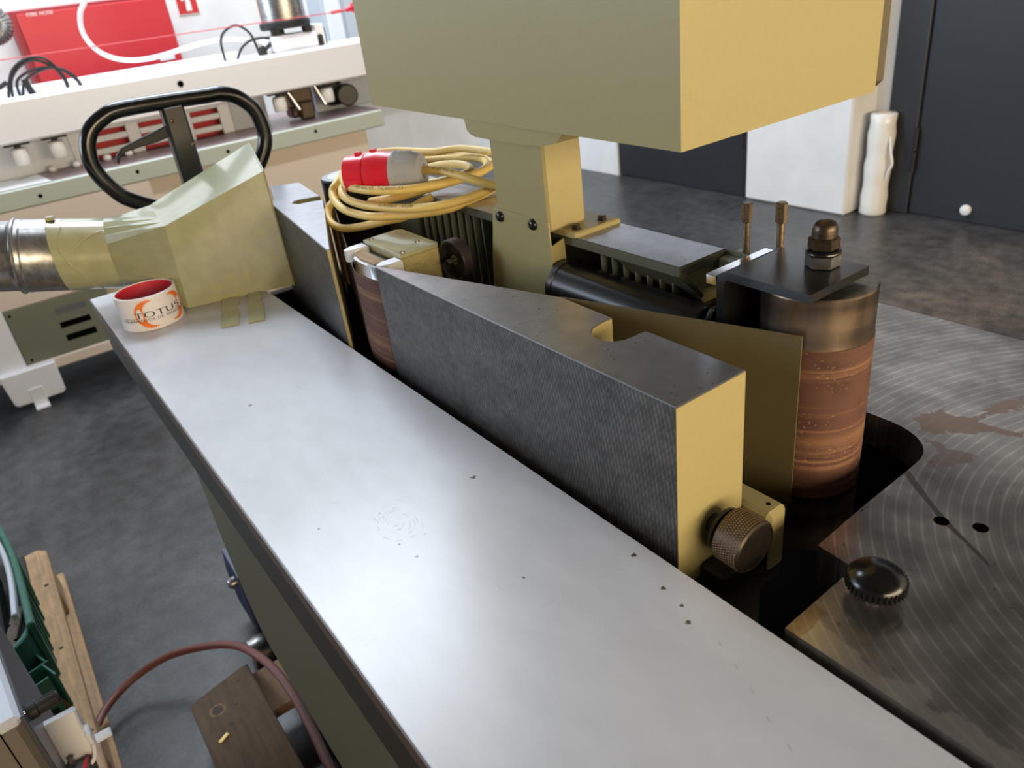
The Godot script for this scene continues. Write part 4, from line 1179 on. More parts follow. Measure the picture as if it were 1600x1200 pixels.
# ---------------------------------------------------------------- yellow cable with its red plug
func build_cord() -> void:
	var t := thing("extension_cord", "coiled yellow power cable with red and grey plug lying on the sander's beam", "cable", Vector3(0.55, 1.07, -1.04))
	var R := 0.0060
	var loops := [
		[Vector3(0.6616, 1.1050, -1.0171), Vector3(0.6518, 1.1050, -1.0823), Vector3(0.6285, 1.1000, -1.1331), Vector3(0.6042, 1.1000, -1.2040), Vector3(0.5697, 1.1000, -1.2283), Vector3(0.5195, 1.1000, -1.2028), Vector3(0.4788, 1.1000, -1.1524), Vector3(0.4555, 1.1000, -1.1067), Vector3(0.4408, 1.1000, -1.0579), Vector3(0.4436, 1.1000, -1.0087), Vector3(0.4706, 1.1000, -0.9592), Vector3(0.5099, 1.1000, -0.9344), Vector3(0.5468, 1.1000, -0.9260), Vector3(0.5952, 1.1000, -0.9360), Vector3(0.6372, 1.1000, -0.9651), Vector3(0.6568, 1.1050, -0.9860)],
		[Vector3(0.5932, 1.0780, -0.9127), Vector3(0.5258, 1.0700, -0.9102), Vector3(0.4978, 1.0600, -0.9582), Vector3(0.4814, 1.0550, -0.9965), Vector3(0.4573, 1.0530, -1.0396), Vector3(0.4461, 1.0550, -1.0918), Vector3(0.4481, 1.0600, -1.1341), Vector3(0.4554, 1.0700, -1.1617), Vector3(0.4677, 1.0800, -1.1706), Vector3(0.5121, 1.0900, -1.2093), Vector3(0.5766, 1.0900, -1.2463), Vector3(0.6305, 1.0850, -1.2174), Vector3(0.6702, 1.0850, -1.1339), Vector3(0.6831, 1.0850, -1.0723), Vector3(0.6649, 1.0800, -0.9970), Vector3(0.6303, 1.0780, -0.9427)],
		[Vector3(0.5722, 1.0900, -0.8799), Vector3(0.5275, 1.0850, -0.8802), Vector3(0.4900, 1.0800, -0.9075), Vector3(0.4677, 1.0750, -0.9636), Vector3(0.4502, 1.0730, -1.0273), Vector3(0.4448, 1.0750, -1.0752), Vector3(0.4485, 1.0800, -1.1041), Vector3(0.4636, 1.0850, -1.1279), Vector3(0.5104, 1.0850, -1.1787), Vector3(0.5894, 1.0800, -1.2248), Vector3(0.6440, 1.0800, -1.1654), Vector3(0.6575, 1.0900, -1.0785), Vector3(0.6591, 1.0920, -1.0320), Vector3(0.6384, 1.0920, -0.9894), Vector3(0.6123, 1.0900, -0.9725), Vector3(0.5732, 1.0850, -0.9807), Vector3(0.5437, 1.0800, -0.9974), Vector3(0.4979, 1.0750, -1.0190), Vector3(0.4763, 1.0650, -1.0717)],
		[Vector3(0.5208, 1.0780, -0.9598), Vector3(0.4964, 1.0650, -0.9797), Vector3(0.4944, 1.0480, -1.0058), Vector3(0.4794, 1.0420, -1.0327), Vector3(0.4544, 1.0300, -1.0822), Vector3(0.4407, 1.0260, -1.1154), Vector3(0.4400, 1.0270, -1.1512), Vector3(0.4445, 1.0330, -1.1731), Vector3(0.4540, 1.0430, -1.1866), Vector3(0.4628, 1.0550, -1.1776), Vector3(0.4750, 1.0750, -1.1552), Vector3(0.5127, 1.0780, -1.1867)],
		[Vector3(0.5260, 1.1120, -0.9790), Vector3(0.5355, 1.1130, -0.9425), Vector3(0.5438, 1.1080, -0.8992), Vector3(0.5615, 1.0980, -0.8626), Vector3(0.5838, 1.0900, -0.8539)],
		[Vector3(0.5800, 1.0850, -1.1000), Vector3(0.5926, 1.0950, -1.0541), Vector3(0.5984, 1.1000, -1.0164), Vector3(0.6011, 1.1000, -0.9863), Vector3(0.5929, 1.0980, -0.9637), Vector3(0.5807, 1.0950, -0.9652), Vector3(0.5500, 1.0880, -0.9900), Vector3(0.5200, 1.0850, -1.0300)]]
	var closed := [true, true, false, false, false, false]
	var g := G.new()
	var curves := []
	for i in loops.size():
		var cv := smooth(loops[i], 8, closed[i])
		curves.append(cv)
		g.tube(cv, R, 12, closed[i])
	part("cord", [g, M.cable], t)
	# printing along three strands
	var ink := G.new()
	for w in [[0, 70, "H07BQ-F OUTLEXX - 500 V - VDE REG.NR. - THERMOFLEX -", 1.0], [2, 20, "OUTLEXX - 500 V - VDE REG.NR. - THERMOFLEX", 1.0], [4, 5, "OUTLEXX - 500 V - VDE REG.NR.", 1.0]]:
		var cv: Array = curves[w[0]]
		var len := [0.0]
		var pts := [cv[w[1]]]
		for k in range(w[1] + 1, mini(cv.size(), w[1] + 60)):
			len.append(len[-1] + (cv[k] - cv[k - 1]).length()); pts.append(cv[k])
		var half := 0.0
		var follow := func(x: float, y: float) -> Array:
			var d := clampf(x + half, 0.0, len[-1] - 1e-5)
			var k := 0
			while k < len.size() - 2 and len[k + 1] < d: k += 1
			var p: Vector3 = pts[k].lerp(pts[k + 1], (d - len[k]) / (len[k + 1] - len[k]))
			var dir: Vector3 = (pts[k + 1] - pts[k]).normalized()
			var side := dir.cross(Vector3.UP).normalized()
			var out := side if side.dot(Vector3(-0.47, 0, 0.74)) > 0.0 else -side
			var an: float = y / R + 0.75
			var nn := (out * cos(an) + Vector3.UP * sin(an)).normalized()
			return [p + nn * (R + 0.00015), nn]
		half = 0.5 * w[2].length() * 0.0034 * 0.62 + 0.004
		lettering(w[2], 0.0034, follow, ink, 1.0)
	part("cord_print", [ink, M.cable_print], t, "dark printed line")
	# plug: red shell with ribs and key, grey collar and gland
	var p0 := Vector3(0.4470, 1.1150, -1.0600)
	var ax := (Vector3(0.5330, 1.1130, -0.9560) - p0).normalized()
	var x := along(p0, ax)
	var pl := part("plug", [G.new().lathe([Vector2(0.0235, 0.0), Vector2(0.0255, 0.001), Vector2(0.0270, 0.026), Vector2(0.0272, 0.030), Vector2(0.0262, 0.0305), Vector2(0.0262, 0.0325), Vector2(0.0300, 0.034), Vector2(0.0312, 0.040), Vector2(0.0305, 0.052), Vector2(0.0290, 0.070), Vector2(0.0292, 0.073)], 40, x, 35.0), M.red], t, "red plug shell")
	part("plug_mouth", [G.new().lathe([Vector2(0.0235, 0.0), Vector2(0.0215, 0.0), Vector2(0.0215, 0.022), Vector2(0, 0.022)], 32, x, 25.0), M.red_edge], pl)
	g = G.new()
	for q in [[1.57, 0.016, 0.024, 0.0305], [1.45, 0.040, 0.048, 0.0335]]:
		var top: Vector3 = (Vector3.UP - ax * ax.dot(Vector3.UP)).normalized()
		var sd := ax.cross(top)
		g.box(Vector3(-0.005, 0.020, q[1]), Vector3(0.005, q[3], q[2]), 0.001, F(p0, sd, top, ax))
	part("plug_key", [g, M.red], pl)
	part("plug_collar", [G.new().lathe([Vector2(0.0285, 0.072), Vector2(0.0300, 0.073), Vector2(0.0305, 0.077), Vector2(0.0292, 0.080), Vector2(0.0285, 0.082), Vector2(0.0270, 0.104), Vector2(0.0240, 0.1130), Vector2(0.0180, 0.1165), Vector2(0.0105, 0.1165), Vector2(0.0100, 0.108), Vector2(0.006, 0.108)], 40, x, 35.0), M.grey], pl, "grey plug collar")
	g = G.new()
	for k in 8:
		var a := TAU * k / 8
		var rad := x.basis * Vector3(cos(a), 0, sin(a))
		var tg := x.basis * Vector3(-sin(a), 0, cos(a))
		g.box(Vector3(-0.0018, 0.0262, 0.082), Vector3(0.0018, 0.0292, 0.102), 0.0008, F(p0, tg, rad, ax))
	part("collar_rib", [g, M.grey], pl)

# ---------------------------------------------------------------- pallet truck parked behind the table
func build_jack() -> void:
	var t := thing("pallet_truck", "hand pallet truck with black loop handle and blue pump standing behind the dust hood", "pallet truck", Vector3(0.374, 0, -1.69))
	var z := -1.69
	var pts := []
	for q in [[0.352, 0.985], [0.30, 1.002], [0.247, 1.033], [0.226, 1.056], [0.209, 1.088], [0.203, 1.116], [0.208, 1.148], [0.223, 1.173], [0.250, 1.190], [0.283, 1.198], [0.370, 1.197], [0.445, 1.194], [0.475, 1.193], [0.507, 1.181], [0.534, 1.153], [0.543, 1.116], [0.541, 1.086], [0.525, 1.056], [0.500, 1.030], [0.45, 1.002], [0.396, 0.985]]:
		pts.append(Vector3(q[0], q[1], z))
	part("loop_handle", [G.new().tube(smooth(pts, 6), 0.0150, 16), M.black_gloss], t, "black glossy loop handle")
	var st := part("stem", [G.new().box(Vector3(0.3530, 0.32, z - 0.016), Vector3(0.3965, 1.190, z + 0.016), 0.005), M.black], t)
	for q in [[0.366, 1.162], [0.391, 1.112]]:
		part("stem_bolt", [G.new().lathe([Vector2(0.0045, 0), Vector2(0.0040, 0.002), Vector2(0, 0.003)], 12, along(Vector3(q[0], q[1], z + 0.016), Vector3(0, 0, 1))), M.steel_dark], st)
	var lev := PackedVector2Array([Vector2(0.360, 1.134), Vector2(0.330, 1.128), Vector2(0.293, 1.125), Vector2(0.268, 1.122), Vector2(0.255, 1.114), Vector2(0.250, 1.103), Vector2(0.2455, 1.105), Vector2(0.249, 1.118), Vector2(0.262, 1.130), Vector2(0.290, 1.138), Vector2(0.330, 1.148), Vector2(0.360, 1.156)])
	part("release_lever", [G.new().prism(lev, z - 0.006, z + 0.006, Transform3D.IDENTITY, 0.002), M.black_rough], t)
	part("yoke", [G.new().box(Vector3(0.325, 0.30, z - 0.03), Vector3(0.425, 0.36, z + 0.03), 0.008), M.blue], t)
	part("pump_body", [G.new().box(Vector3(0.21, 0.05, -1.66), Vector3(0.54, 0.22, -1.50), 0.012), M.blue], t, "blue pump body")
	var whl := part("side_cover", [G.new().prism(PackedVector2Array([Vector2(-1.640, 0.05), Vector2(-1.660, 0.14), Vector2(-1.600, 0.24), Vector2(-1.50, 0.22), Vector2(-1.48, 0.05)]), 0.165, 0.20, F(Vector3.ZERO, Vector3(0, 0, 1), Vector3(0, 1, 0), Vector3(1, 0, 0)), -0.0), M.blue], t)
	part("cover_bolt", [G.new().lathe([Vector2(0.014, 0), Vector2(0.014, 0.012), Vector2(0.009, 0.018), Vector2(0, 0.018)], 14, along(Vector3(0.165, 0.17, -1.56), Vector3(-1, 0, 0.2))), M.zinc], whl)
	for x in [0.30, 0.44]:
		part("steering_wheel", [G.new().lathe([Vector2(0.03, -0.025), Vector2(0.085, -0.025), Vector2(0.088, -0.02), Vector2(0.088, 0.02), Vector2(0.085, 0.025), Vector2(0.03, 0.025)], 32, along(Vector3(x, 0.088, z), Vector3(1, 0, 0))), M.rubber], t)
	for x in [0.17, 0.45]:
		var fk := part("fork", [G.new().box(Vector3(x, 0.06, -1.50), Vector3(x + 0.15, 0.105, -0.45), 0.008), M.blue], t)
		part("load_roller", [G.new().lathe([Vector2(0, -0.05), Vector2(0.028, -0.05), Vector2(0.030, -0.046), Vector2(0.030, 0.046), Vector2(0.028, 0.05), Vector2(0, 0.05)], 20, along(Vector3(x + 0.075, 0.032, -0.55), Vector3(1, 0, 0))), M.zinc], fk)
	part("entry_roller", [G.new().lathe([Vector2(0, -0.02), Vector2(0.034, -0.02), Vector2(0.036, 0.0), Vector2(0.034, 0.02), Vector2(0, 0.02)], 24, along(Vector3(0.150, 0.037, -1.46), Vector3(1, 0, 0))), M.zinc], t, "bright entry roller")

# ---------------------------------------------------------------- edge banding machine across the hall
func build_bander() -> void:
	var F0 := -3.46
	var t := thing("edge_banding_machine", "long cream edge banding machine with brown table and white pressure rollers by the far wall", "woodworking machine", Vector3(0.4, 0, -3.8))
	# body and feet
	part("body", [G.new().box(Vector3(-1.4, 0.125, -4.25), Vector3(1.62, 0.762, -3.52), 0.01), M.cream, G.new().box(Vector3(-1.4, 0.125, -3.519), Vector3(-0.076, 0.76, -3.462), 0.006), M.off_white, G.new().box(Vector3(-0.08, 0.120, -3.519), Vector3(0.60, 0.168, -3.462), 0.006).box(Vector3(-0.08, 0.40, -3.519), Vector3(0.60, 0.76, -3.464), 0.006), M.cream], t)
	# grey panel with three air slots
	var pn := part("vent_panel", [G.new().box(Vector3(-0.074, 0.168, -3.51), Vector3(0.30, 0.40, -3.466), 0.003), M.green_grey_dark], t, "grey green panel")
	for q in [[0.095, 0.333, 0.360], [0.093, 0.274, 0.299], [0.096, 0.216, 0.243]]:
		part("vent_slot", [G.new().box(Vector3(q[0], q[1], -3.475), Vector3(q[0] + 0.115, q[2], -3.4652)), M.dull_black if q[1] < 0.3 else M.grey_dark], pn)
	for q in [[-0.058, 0.380], [-0.050, 0.185]]:
		part("screw", [G.new().lathe([Vector2(0.006, 0), Vector2(0.005, 0.002), Vector2(0, 0.003)], 10, along(Vector3(q[0], q[1], -3.466), Vector3(0, 0, 1))), M.dull_black], pn)
	var ft := part("foot", [G.new().prism(PackedVector2Array([Vector2(-0.180, 0.125), Vector2(-0.172, 0.035), Vector2(-0.160, 0.024), Vector2(0.006, 0.024), Vector2(0.018, 0.036), Vector2(0.022, 0.165), Vector2(-0.180, 0.165)]), -3.52, -3.43, Transform3D.IDENTITY, 0.006), M.off_white], t)
	part("foot_tab", [G.new().box(Vector3(-0.108, 0.0, -3.43), Vector3(-0.056, 0.010, -3.39), 0.002).box(Vector3(-0.108, 0.0, -3.436), Vector3(-0.056, 0.085, -3.426), 0.002), M.white], ft)
	part("foot", [G.new().box(Vector3(1.35, 0.0, -3.55), Vector3(1.55, 0.125, -3.47), 0.006), M.off_white], t)
	part("foot", [G.new().box(Vector3(-1.3, 0.0, -4.2), Vector3(-1.1, 0.125, -4.1)), M.off_white], t)
	part("foot", [G.new().box(Vector3(1.35, 0.0, -4.2), Vector3(1.55, 0.125, -4.1)), M.off_white], t)
	# table with grey green front rail
	part("table_rail", [G.new().box(Vector3(-1.4, 0.760, -3.56), Vector3(1.692, 0.8330, F0), 0.005), M.green_grey], t, "grey green front rail")
	part("table", [G.new().box(Vector3(-1.4, 0.79, -4.05), Vector3(1.690, 0.8350, -3.475), 0.002).box(Vector3(-1.4, 0.762, -4.05), Vector3(1.66, 0.79, -3.56)), M.brown_top], t, "brown table top")
	for q in [[0.205, 0.792], [0.566, 0.800], [0.94, 0.800], [1.345, 0.802]]:
		part("rail_screw", [G.new().lathe([Vector2(0.008, 0), Vector2(0.007, 0.002), Vector2(0, 0.003)], 10, along(Vector3(q[0], q[1], F0), Vector3(0, 0, 1))), M.dull_black], t)
	# cross beam over the table
	part("beam_cover", [G.new().box(Vector3(-1.4, 0.978, -3.86), Vector3(1.95, 1.130, -3.56), 0.008), M.off_white], t, "cream cross beam")
	part("beam_trim", [G.new().box(Vector3(-1.4, 1.128, -3.90), Vector3(1.22, 1.152, -3.82), 0.004), M.blue_white], t)
	part("beam_screw", [G.new().lathe([Vector2(0.013, 0), Vector2(0.012, 0.004), Vector2(0, 0.006)], 12, along(Vector3(0.855, 1.083, -3.56), Vector3(0, 0, 1))), M.dull_black], t)
	for q in [[0.20, 1.1305], [0.36, 1.1305], [1.30, 1.1305]]:
		part("cable_gland", [G.new().lathe([Vector2(0.018, q[1] - 0.001), Vector2(0.018, q[1] + 0.008), Vector2(0.010, q[1] + 0.014), Vector2(0, q[1] + 0.014)], 14, upright(Vector3(q[0], 0, -3.70))), M.white], t)
	# guard lattice behind the rollers
	part("red_lining", [G.new().box(Vector3(0.395, 0.835, -3.80), Vector3(1.12, 0.985, -3.79)), M.red_backlit], t, "red lining behind the lattice with backlight put into its colour")
	for x in [0.42, 0.648, 0.868, 1.045]:
		part("lattice_post", [G.new().box(Vector3(x - 0.026, 0.835, -3.745), Vector3(x + 0.026, 0.985, -3.725), 0.003), M.blue_white], t)
	for k in 3:
		var y: float = [0.866, 0.916, 0.962][k]
		for q in [[0.446, 0.622], [0.674, 0.842], [0.894, 1.019]]:
			part("lattice_bar", [G.new().box(Vector3(q[0], y - 0.012, -3.742), Vector3(q[1], y + 0.012, -3.728), 0.003), M.blue_white], t)
	part("side_plate", [G.new().box(Vector3(-1.4, 0.835, -3.76), Vector3(0.394, 0.985, -3.73), 0.003), M.blue_white], t)
	part("side_plate", [G.new().box(Vector3(1.072, 0.835, -3.76), Vector3(1.24, 0.985, -3.73), 0.003), M.blue_grey], t)
	part("side_plate", [G.new().box(Vector3(1.50, 0.835, -3.80), Vector3(1.86, 0.985, -3.77), 0.003), M.blue_grey], t)
	for x in [0.205, 0.338, 1.268, 1.503]:
		var r := part("pressure_roller", [G.new().lathe([Vector2(0, 0.893), Vector2(0.026, 0.893), Vector2(0.030, 0.899), Vector2(0.031, 0.930), Vector2(0.029, 0.952), Vector2(0.024, 0.956), Vector2(0, 0.956)], 28, upright(Vector3(x, 0, -3.62))), M.white], t, "white pressure roller")
		part("roller_clip", [G.new().lathe([Vector2(0.012, 0.955), Vector2(0.012, 0.975), Vector2(0, 0.975)], 14, upright(Vector3(x, 0, -3.62))).box(Vector3(x - 0.045, 0.966, -3.64), Vector3(x + 0.045, 0.978, -3.60)), M.black_rough], r)
	for x in [0.30, 0.39, 0.509, 0.596]:
		part("guide_knob", [G.new().lathe([Vector2(0.012, 0.835), Vector2(0.017, 0.842), Vector2(0.014, 0.856), Vector2(0, 0.862)], 16, upright(Vector3(x, 0, -3.69))), M.white], t)
	# trimming unit and hand wheel
	part("trimming_unit", [G.new().box(Vector3(1.33, 0.845, -3.74), Vector3(1.45, 0.975, -3.66), 0.01).box(Vector3(1.36, 0.836, -3.66), Vector3(1.43, 0.915, -3.62), 0.008), M.rust, G.new().box(Vector3(1.30, 0.895, -3.70), Vector3(1.345, 0.978, -3.64), 0.006), M.steel_dark], t, "brown and steel trimming unit")
	for q in [[1.318, 1.352], [1.452, 1.482]]:
		part("air_cylinder", [G.new().tube([Vector3(q[0], 0.975, -3.63), Vector3(q[1], 0.885, -3.61)], 0.009, 10), M.chrome], t)
	part("hand_wheel", [G.new().lathe([Vector2(0, 0), Vector2(0.044, 0.0), Vector2(0.050, 0.006), Vector2(0.050, 0.044), Vector2(0.044, 0.05), Vector2(0, 0.05)], 32, along(Vector3(1.614, 0.905, -3.66), Vector3(-0.25, 0, 1)), 30.0), M.black, G.new().box(Vector3(1.53, 0.86, -3.75), Vector3(1.62, 0.975, -3.68), 0.02), M.rubber], t, "black hand wheel")
	# motor standing on the beam
	var mo := part("top_motor", [G.new().lathe([Vector2(0.100, 1.252), Vector2(0.100, 1.62), Vector2(0.09, 1.64), Vector2(0, 1.64)], 40, upright(Vector3(1.425, 0, -3.74)), 30.0), M.zinc], t, "silver cylindrical motor")
	var mb := G.new().lathe([Vector2(0, 1.222), Vector2(0.108, 1.222), Vector2(0.114, 1.230), Vector2(0.114, 1.250), Vector2(0.100, 1.256)], 32, upright(Vector3(1.425, 0, -3.74)), 30.0)
	for q in [[-0.075, 0.06], [0.07, 0.07], [0.0, -0.09]]: mb.box(Vector3(1.425 + q[0] - 0.018, 1.196, -3.74 + q[1] - 0.018), Vector3(1.425 + q[0] + 0.018, 1.225, -3.74 + q[1] + 0.018), 0.003)
	part("motor_base", [mb, M.black_rough], mo)
	part("motor_housing", [G.new().box(Vector3(1.315, 1.128, -3.84), Vector3(1.535, 1.198, -3.65), 0.014), M.off_white, G.new().box(Vector3(1.545, 1.128, -3.80), Vector3(1.59, 1.222, -3.70), 0.004), M.white, G.new().box(Vector3(1.590, 1.128, -3.78), Vector3(1.604, 1.205, -3.72), 0.004).box(Vector3(1.548, 1.128, -3.70), Vector3(1.572, 1.178, -3.68), 0.006), M.black_rough], mo)
	# cables arching over the beam
	var z := -3.70
	for q in [
		[[0.248, 1.128], [0.268, 1.180], [0.302, 1.228], [0.366, 1.256], [0.425, 1.238], [0.461, 1.171], [0.462, 1.128]],
		[[0.262, 1.128], [0.280, 1.19], [0.330, 1.235], [0.385, 1.244], [0.437, 1.210], [0.458, 1.16], [0.459, 1.128]],
		[[0.287, 1.128], [0.299, 1.185], [0.372, 1.214], [0.450, 1.206], [0.496, 1.170], [0.512, 1.128]],
		[[0.297, 1.128], [0.326, 1.181], [0.405, 1.209], [0.459, 1.200], [0.501, 1.152], [0.506, 1.128]],
		[[1.103, 1.128], [1.106, 1.209], [1.137, 1.249], [1.193, 1.262], [1.240, 1.225], [1.257, 1.162], [1.261, 1.128]],
		[[1.157, 1.128], [1.190, 1.172], [1.247, 1.198], [1.320, 1.193], [1.372, 1.159], [1.418, 1.128]]]:
		var p := []
		for w in q: p.append(Vector3(w[0], w[1], z))
		part("black_lead", [G.new().tube(smooth(p, 5), 0.0055, 7), M.rubber], t)
	part("connector", [G.new().tube([Vector3(0.332, 1.128, z), Vector3(0.322, 1.185, z)], 0.012, 8).tube([Vector3(0.20, 1.155, z), Vector3(0.262, 1.184, z)], 0.008, 8).tube([Vector3(1.275, 1.128, z + 0.02), Vector3(1.268, 1.165, z + 0.02)], 0.016, 10).tube([Vector3(1.285, 1.152, z + 0.02), Vector3(1.345, 1.19, z + 0.02)], 0.009, 8), M.black_rough], t)
	# added grey blue block: cool light on the far wall put into its colour
	var cb := thing("cool_wall_block", "added pale grey-blue block for cool light on the far wall right of the silver motor", "cabinet", Vector3(2.75, 0.60, -5.58))
	part("block_body", [G.new().box(Vector3(2.36, 0.60, -5.70), Vector3(3.30, 2.1, -5.46), 0.008), M.blue_grey], cb)
	part("cabinet_door", [G.new().box(Vector3(2.52, 0.63, -5.46), Vector3(3.27, 2.05, -5.445), 0.004), M.blue_grey], cb)  # front face of the added block, same cool tone
	part("corner_post", [G.new().box(Vector3(2.38, 0.61, -5.46), Vector3(2.49, 2.09, -5.44), 0.004), M.blue_white], cb)
	# cream air hose hanging in a bow over the beam
	var hp := []
	for q in [[0.66, 1.62], [0.640, 1.448], [0.599, 1.385], [0.584, 1.318], [0.606, 1.256], [0.657, 1.213], [0.736, 1.190], [0.840, 1.190], [0.953, 1.205], [1.066, 1.216], [1.177, 1.210], [1.250, 1.187], [1.29, 1.16]]: hp.append(Vector3(q[0], q[1], -3.71))
	solo("air_hose", [G.new().tube(smooth(hp, 5), 0.0095, 10), M.off_white], "cream air hose hanging in a bow in front of the red cabinet", "hose")
	# pull cord with its red end
	var pc := thing("pull_cord", "thin pink emergency pull cord strung level above the cream machine", "cord", Vector3(0.8, 1.27, -3.60))
	part("line", [G.new().tube([Vector3(-1.4, 1.262, -3.60), Vector3(0.27, 1.264, -3.60), Vector3(1.0, 1.263, -3.60), Vector3(1.66, 1.260, -3.60)], 0.0022, 6), M.pink], pc)
	part("cord_grip", [G.new().tube([Vector3(1.60, 1.2605, -3.60), Vector3(1.655, 1.262, -3.60)], 0.007, 8), M.pink], pc)
	part("cord_end", [G.new().lathe([Vector2(0.004, 0), Vector2(0.010, 0.01), Vector2(0.012, 0.03), Vector2(0.022, 0.04), Vector2(0.024, 0.085), Vector2(0, 0.09)], 14, along(Vector3(1.665, 1.262, -3.60), Vector3(1, 0.12, 0))), M.red], pc, "red cord end")
	# paper on the table
	solo("paper_sheet", [G.new().prism(PackedVector2Array([Vector2(-0.02, -3.80), Vector2(0.238, -3.74), Vector2(0.262, -3.468), Vector2(0.02, -3.48)]), 0.8352, 0.8362, plan()), M.white], "white paper sheet lying on the brown table of the cream machine", "paper")

# ---------------------------------------------------------------- far wall
func build_background() -> void:
	var h := thing("hose_cabinet", "red fire hose cabinet mounted on the far white wall", "fire cabinet", Vector3(0.96, 0.55, -5.6))
	part("cabinet_box", [G.new().box(Vector3(0.527, 0.55, -5.70), Vector3(1.385, 1.452, -5.52), 0.006), M.red_edge], h)
	part("cabinet_door", [G.new().box(Vector3(0.560, 0.57, -5.52), Vector3(1.378, 1.432, -5.50), 0.004), M.red_cab], h, "bright red door")
	part("door_label", [G.new().box(Vector3(1.245, 1.085, -5.4999), Vector3(1.335, 1.115, -5.498)), M.blue_white], h)
	var ink := G.new()
	lettering("FIRE HOSE", 0.018, func(x: float, y: float) -> Array: return [Vector3(0.68 + x, 1.424 + y, -5.4985), Vector3(0, 0, 1)], ink, 1.2)
	part("door_print", [ink, M.white], h)
	# square red sign with its white figure
	var s := thing("fire_sign", "square red sign with white figure on the wall right of the hose cabinet", "sign", Vector3(1.55, 1.4, -5.69))
	part("plate", [G.new().box(Vector3(1.484, 1.316, -5.70), Vector3(1.622, 1.462, -5.694), 0.001), M.white, G.new().box(Vector3(1.490, 1.322, -5.6945), Vector3(1.616, 1.456, -5.692)), M.red_cab], s)
	part("figure", [G.new().prism(PackedVector2Array([Vector2(1.540, 1.338), Vector2(1.575, 1.338), Vector2(1.575, 1.440), Vector2(1.553, 1.440), Vector2(1.520, 1.405), Vector2(1.526, 1.396), Vector2(1.548, 1.408)]), -5.6921, -5.690, Transform3D.IDENTITY), M.white], s)
	# flexible duct by the cabinet
	var dp := smooth([Vector3(0.30, 1.62, -5.40), Vector3(0.40, 1.50, -5.40), Vector3(0.47, 1.41, -5.40), Vector3(0.44, 1.345, -5.40), Vector3(0.30, 1.33, -5.40), Vector3(0.05, 1.34, -5.40)], 12)
	var g := G.new().tube(dp, 0.046, 16)
	for i in range(0, dp.size(), 2):
		var d: Vector3 = (dp[mini(i + 1, dp.size() - 1)] - dp[maxi(i - 1, 0)]).normalized()
		g.lathe([Vector2(0.045, -0.006), Vector2(0.051, 0.0), Vector2(0.045, 0.006)], 16, along(dp[i], d), 80.0)
	solo("flexible_duct", [g, M.zinc], "grey corrugated flexible duct beside the red cabinet", "duct")
	# small yellow tag on the wall
	var y := thing("hanging_tag", "small yellow tag with black cap on the white wall behind the silver motor", "tag", Vector3(2.02, 1.32, -5.69))
	part("tag_plate", [G.new().box(Vector3(2.010, 1.285, -5.70), Vector3(2.045, 1.352, -5.685), 0.004), M.yellow], y)
	part("tag_cap", [G.new().box(Vector3(2.042, 1.318, -5.70), Vector3(2.066, 1.352, -5.682), 0.004), M.black_rough], y)
	part("tag_stem", [G.new().box(Vector3(2.030, 1.235, -5.70), Vector3(2.042, 1.285, -5.688), 0.002), M.yellow], y)

# ---------------------------------------------------------------- pallets and things at the lower left
func plank(called: String, lo: Vector3, hi: Vector3, m: Material, p: Node3D, yaw := 0.0) -> MeshInstance3D:
	var c := (lo + hi) * 0.5
	var x := Transform3D(Basis(Vector3.UP, yaw), c)
	return part(called, [G.new().box(lo - c, hi - c, 0.004, x), m], p)

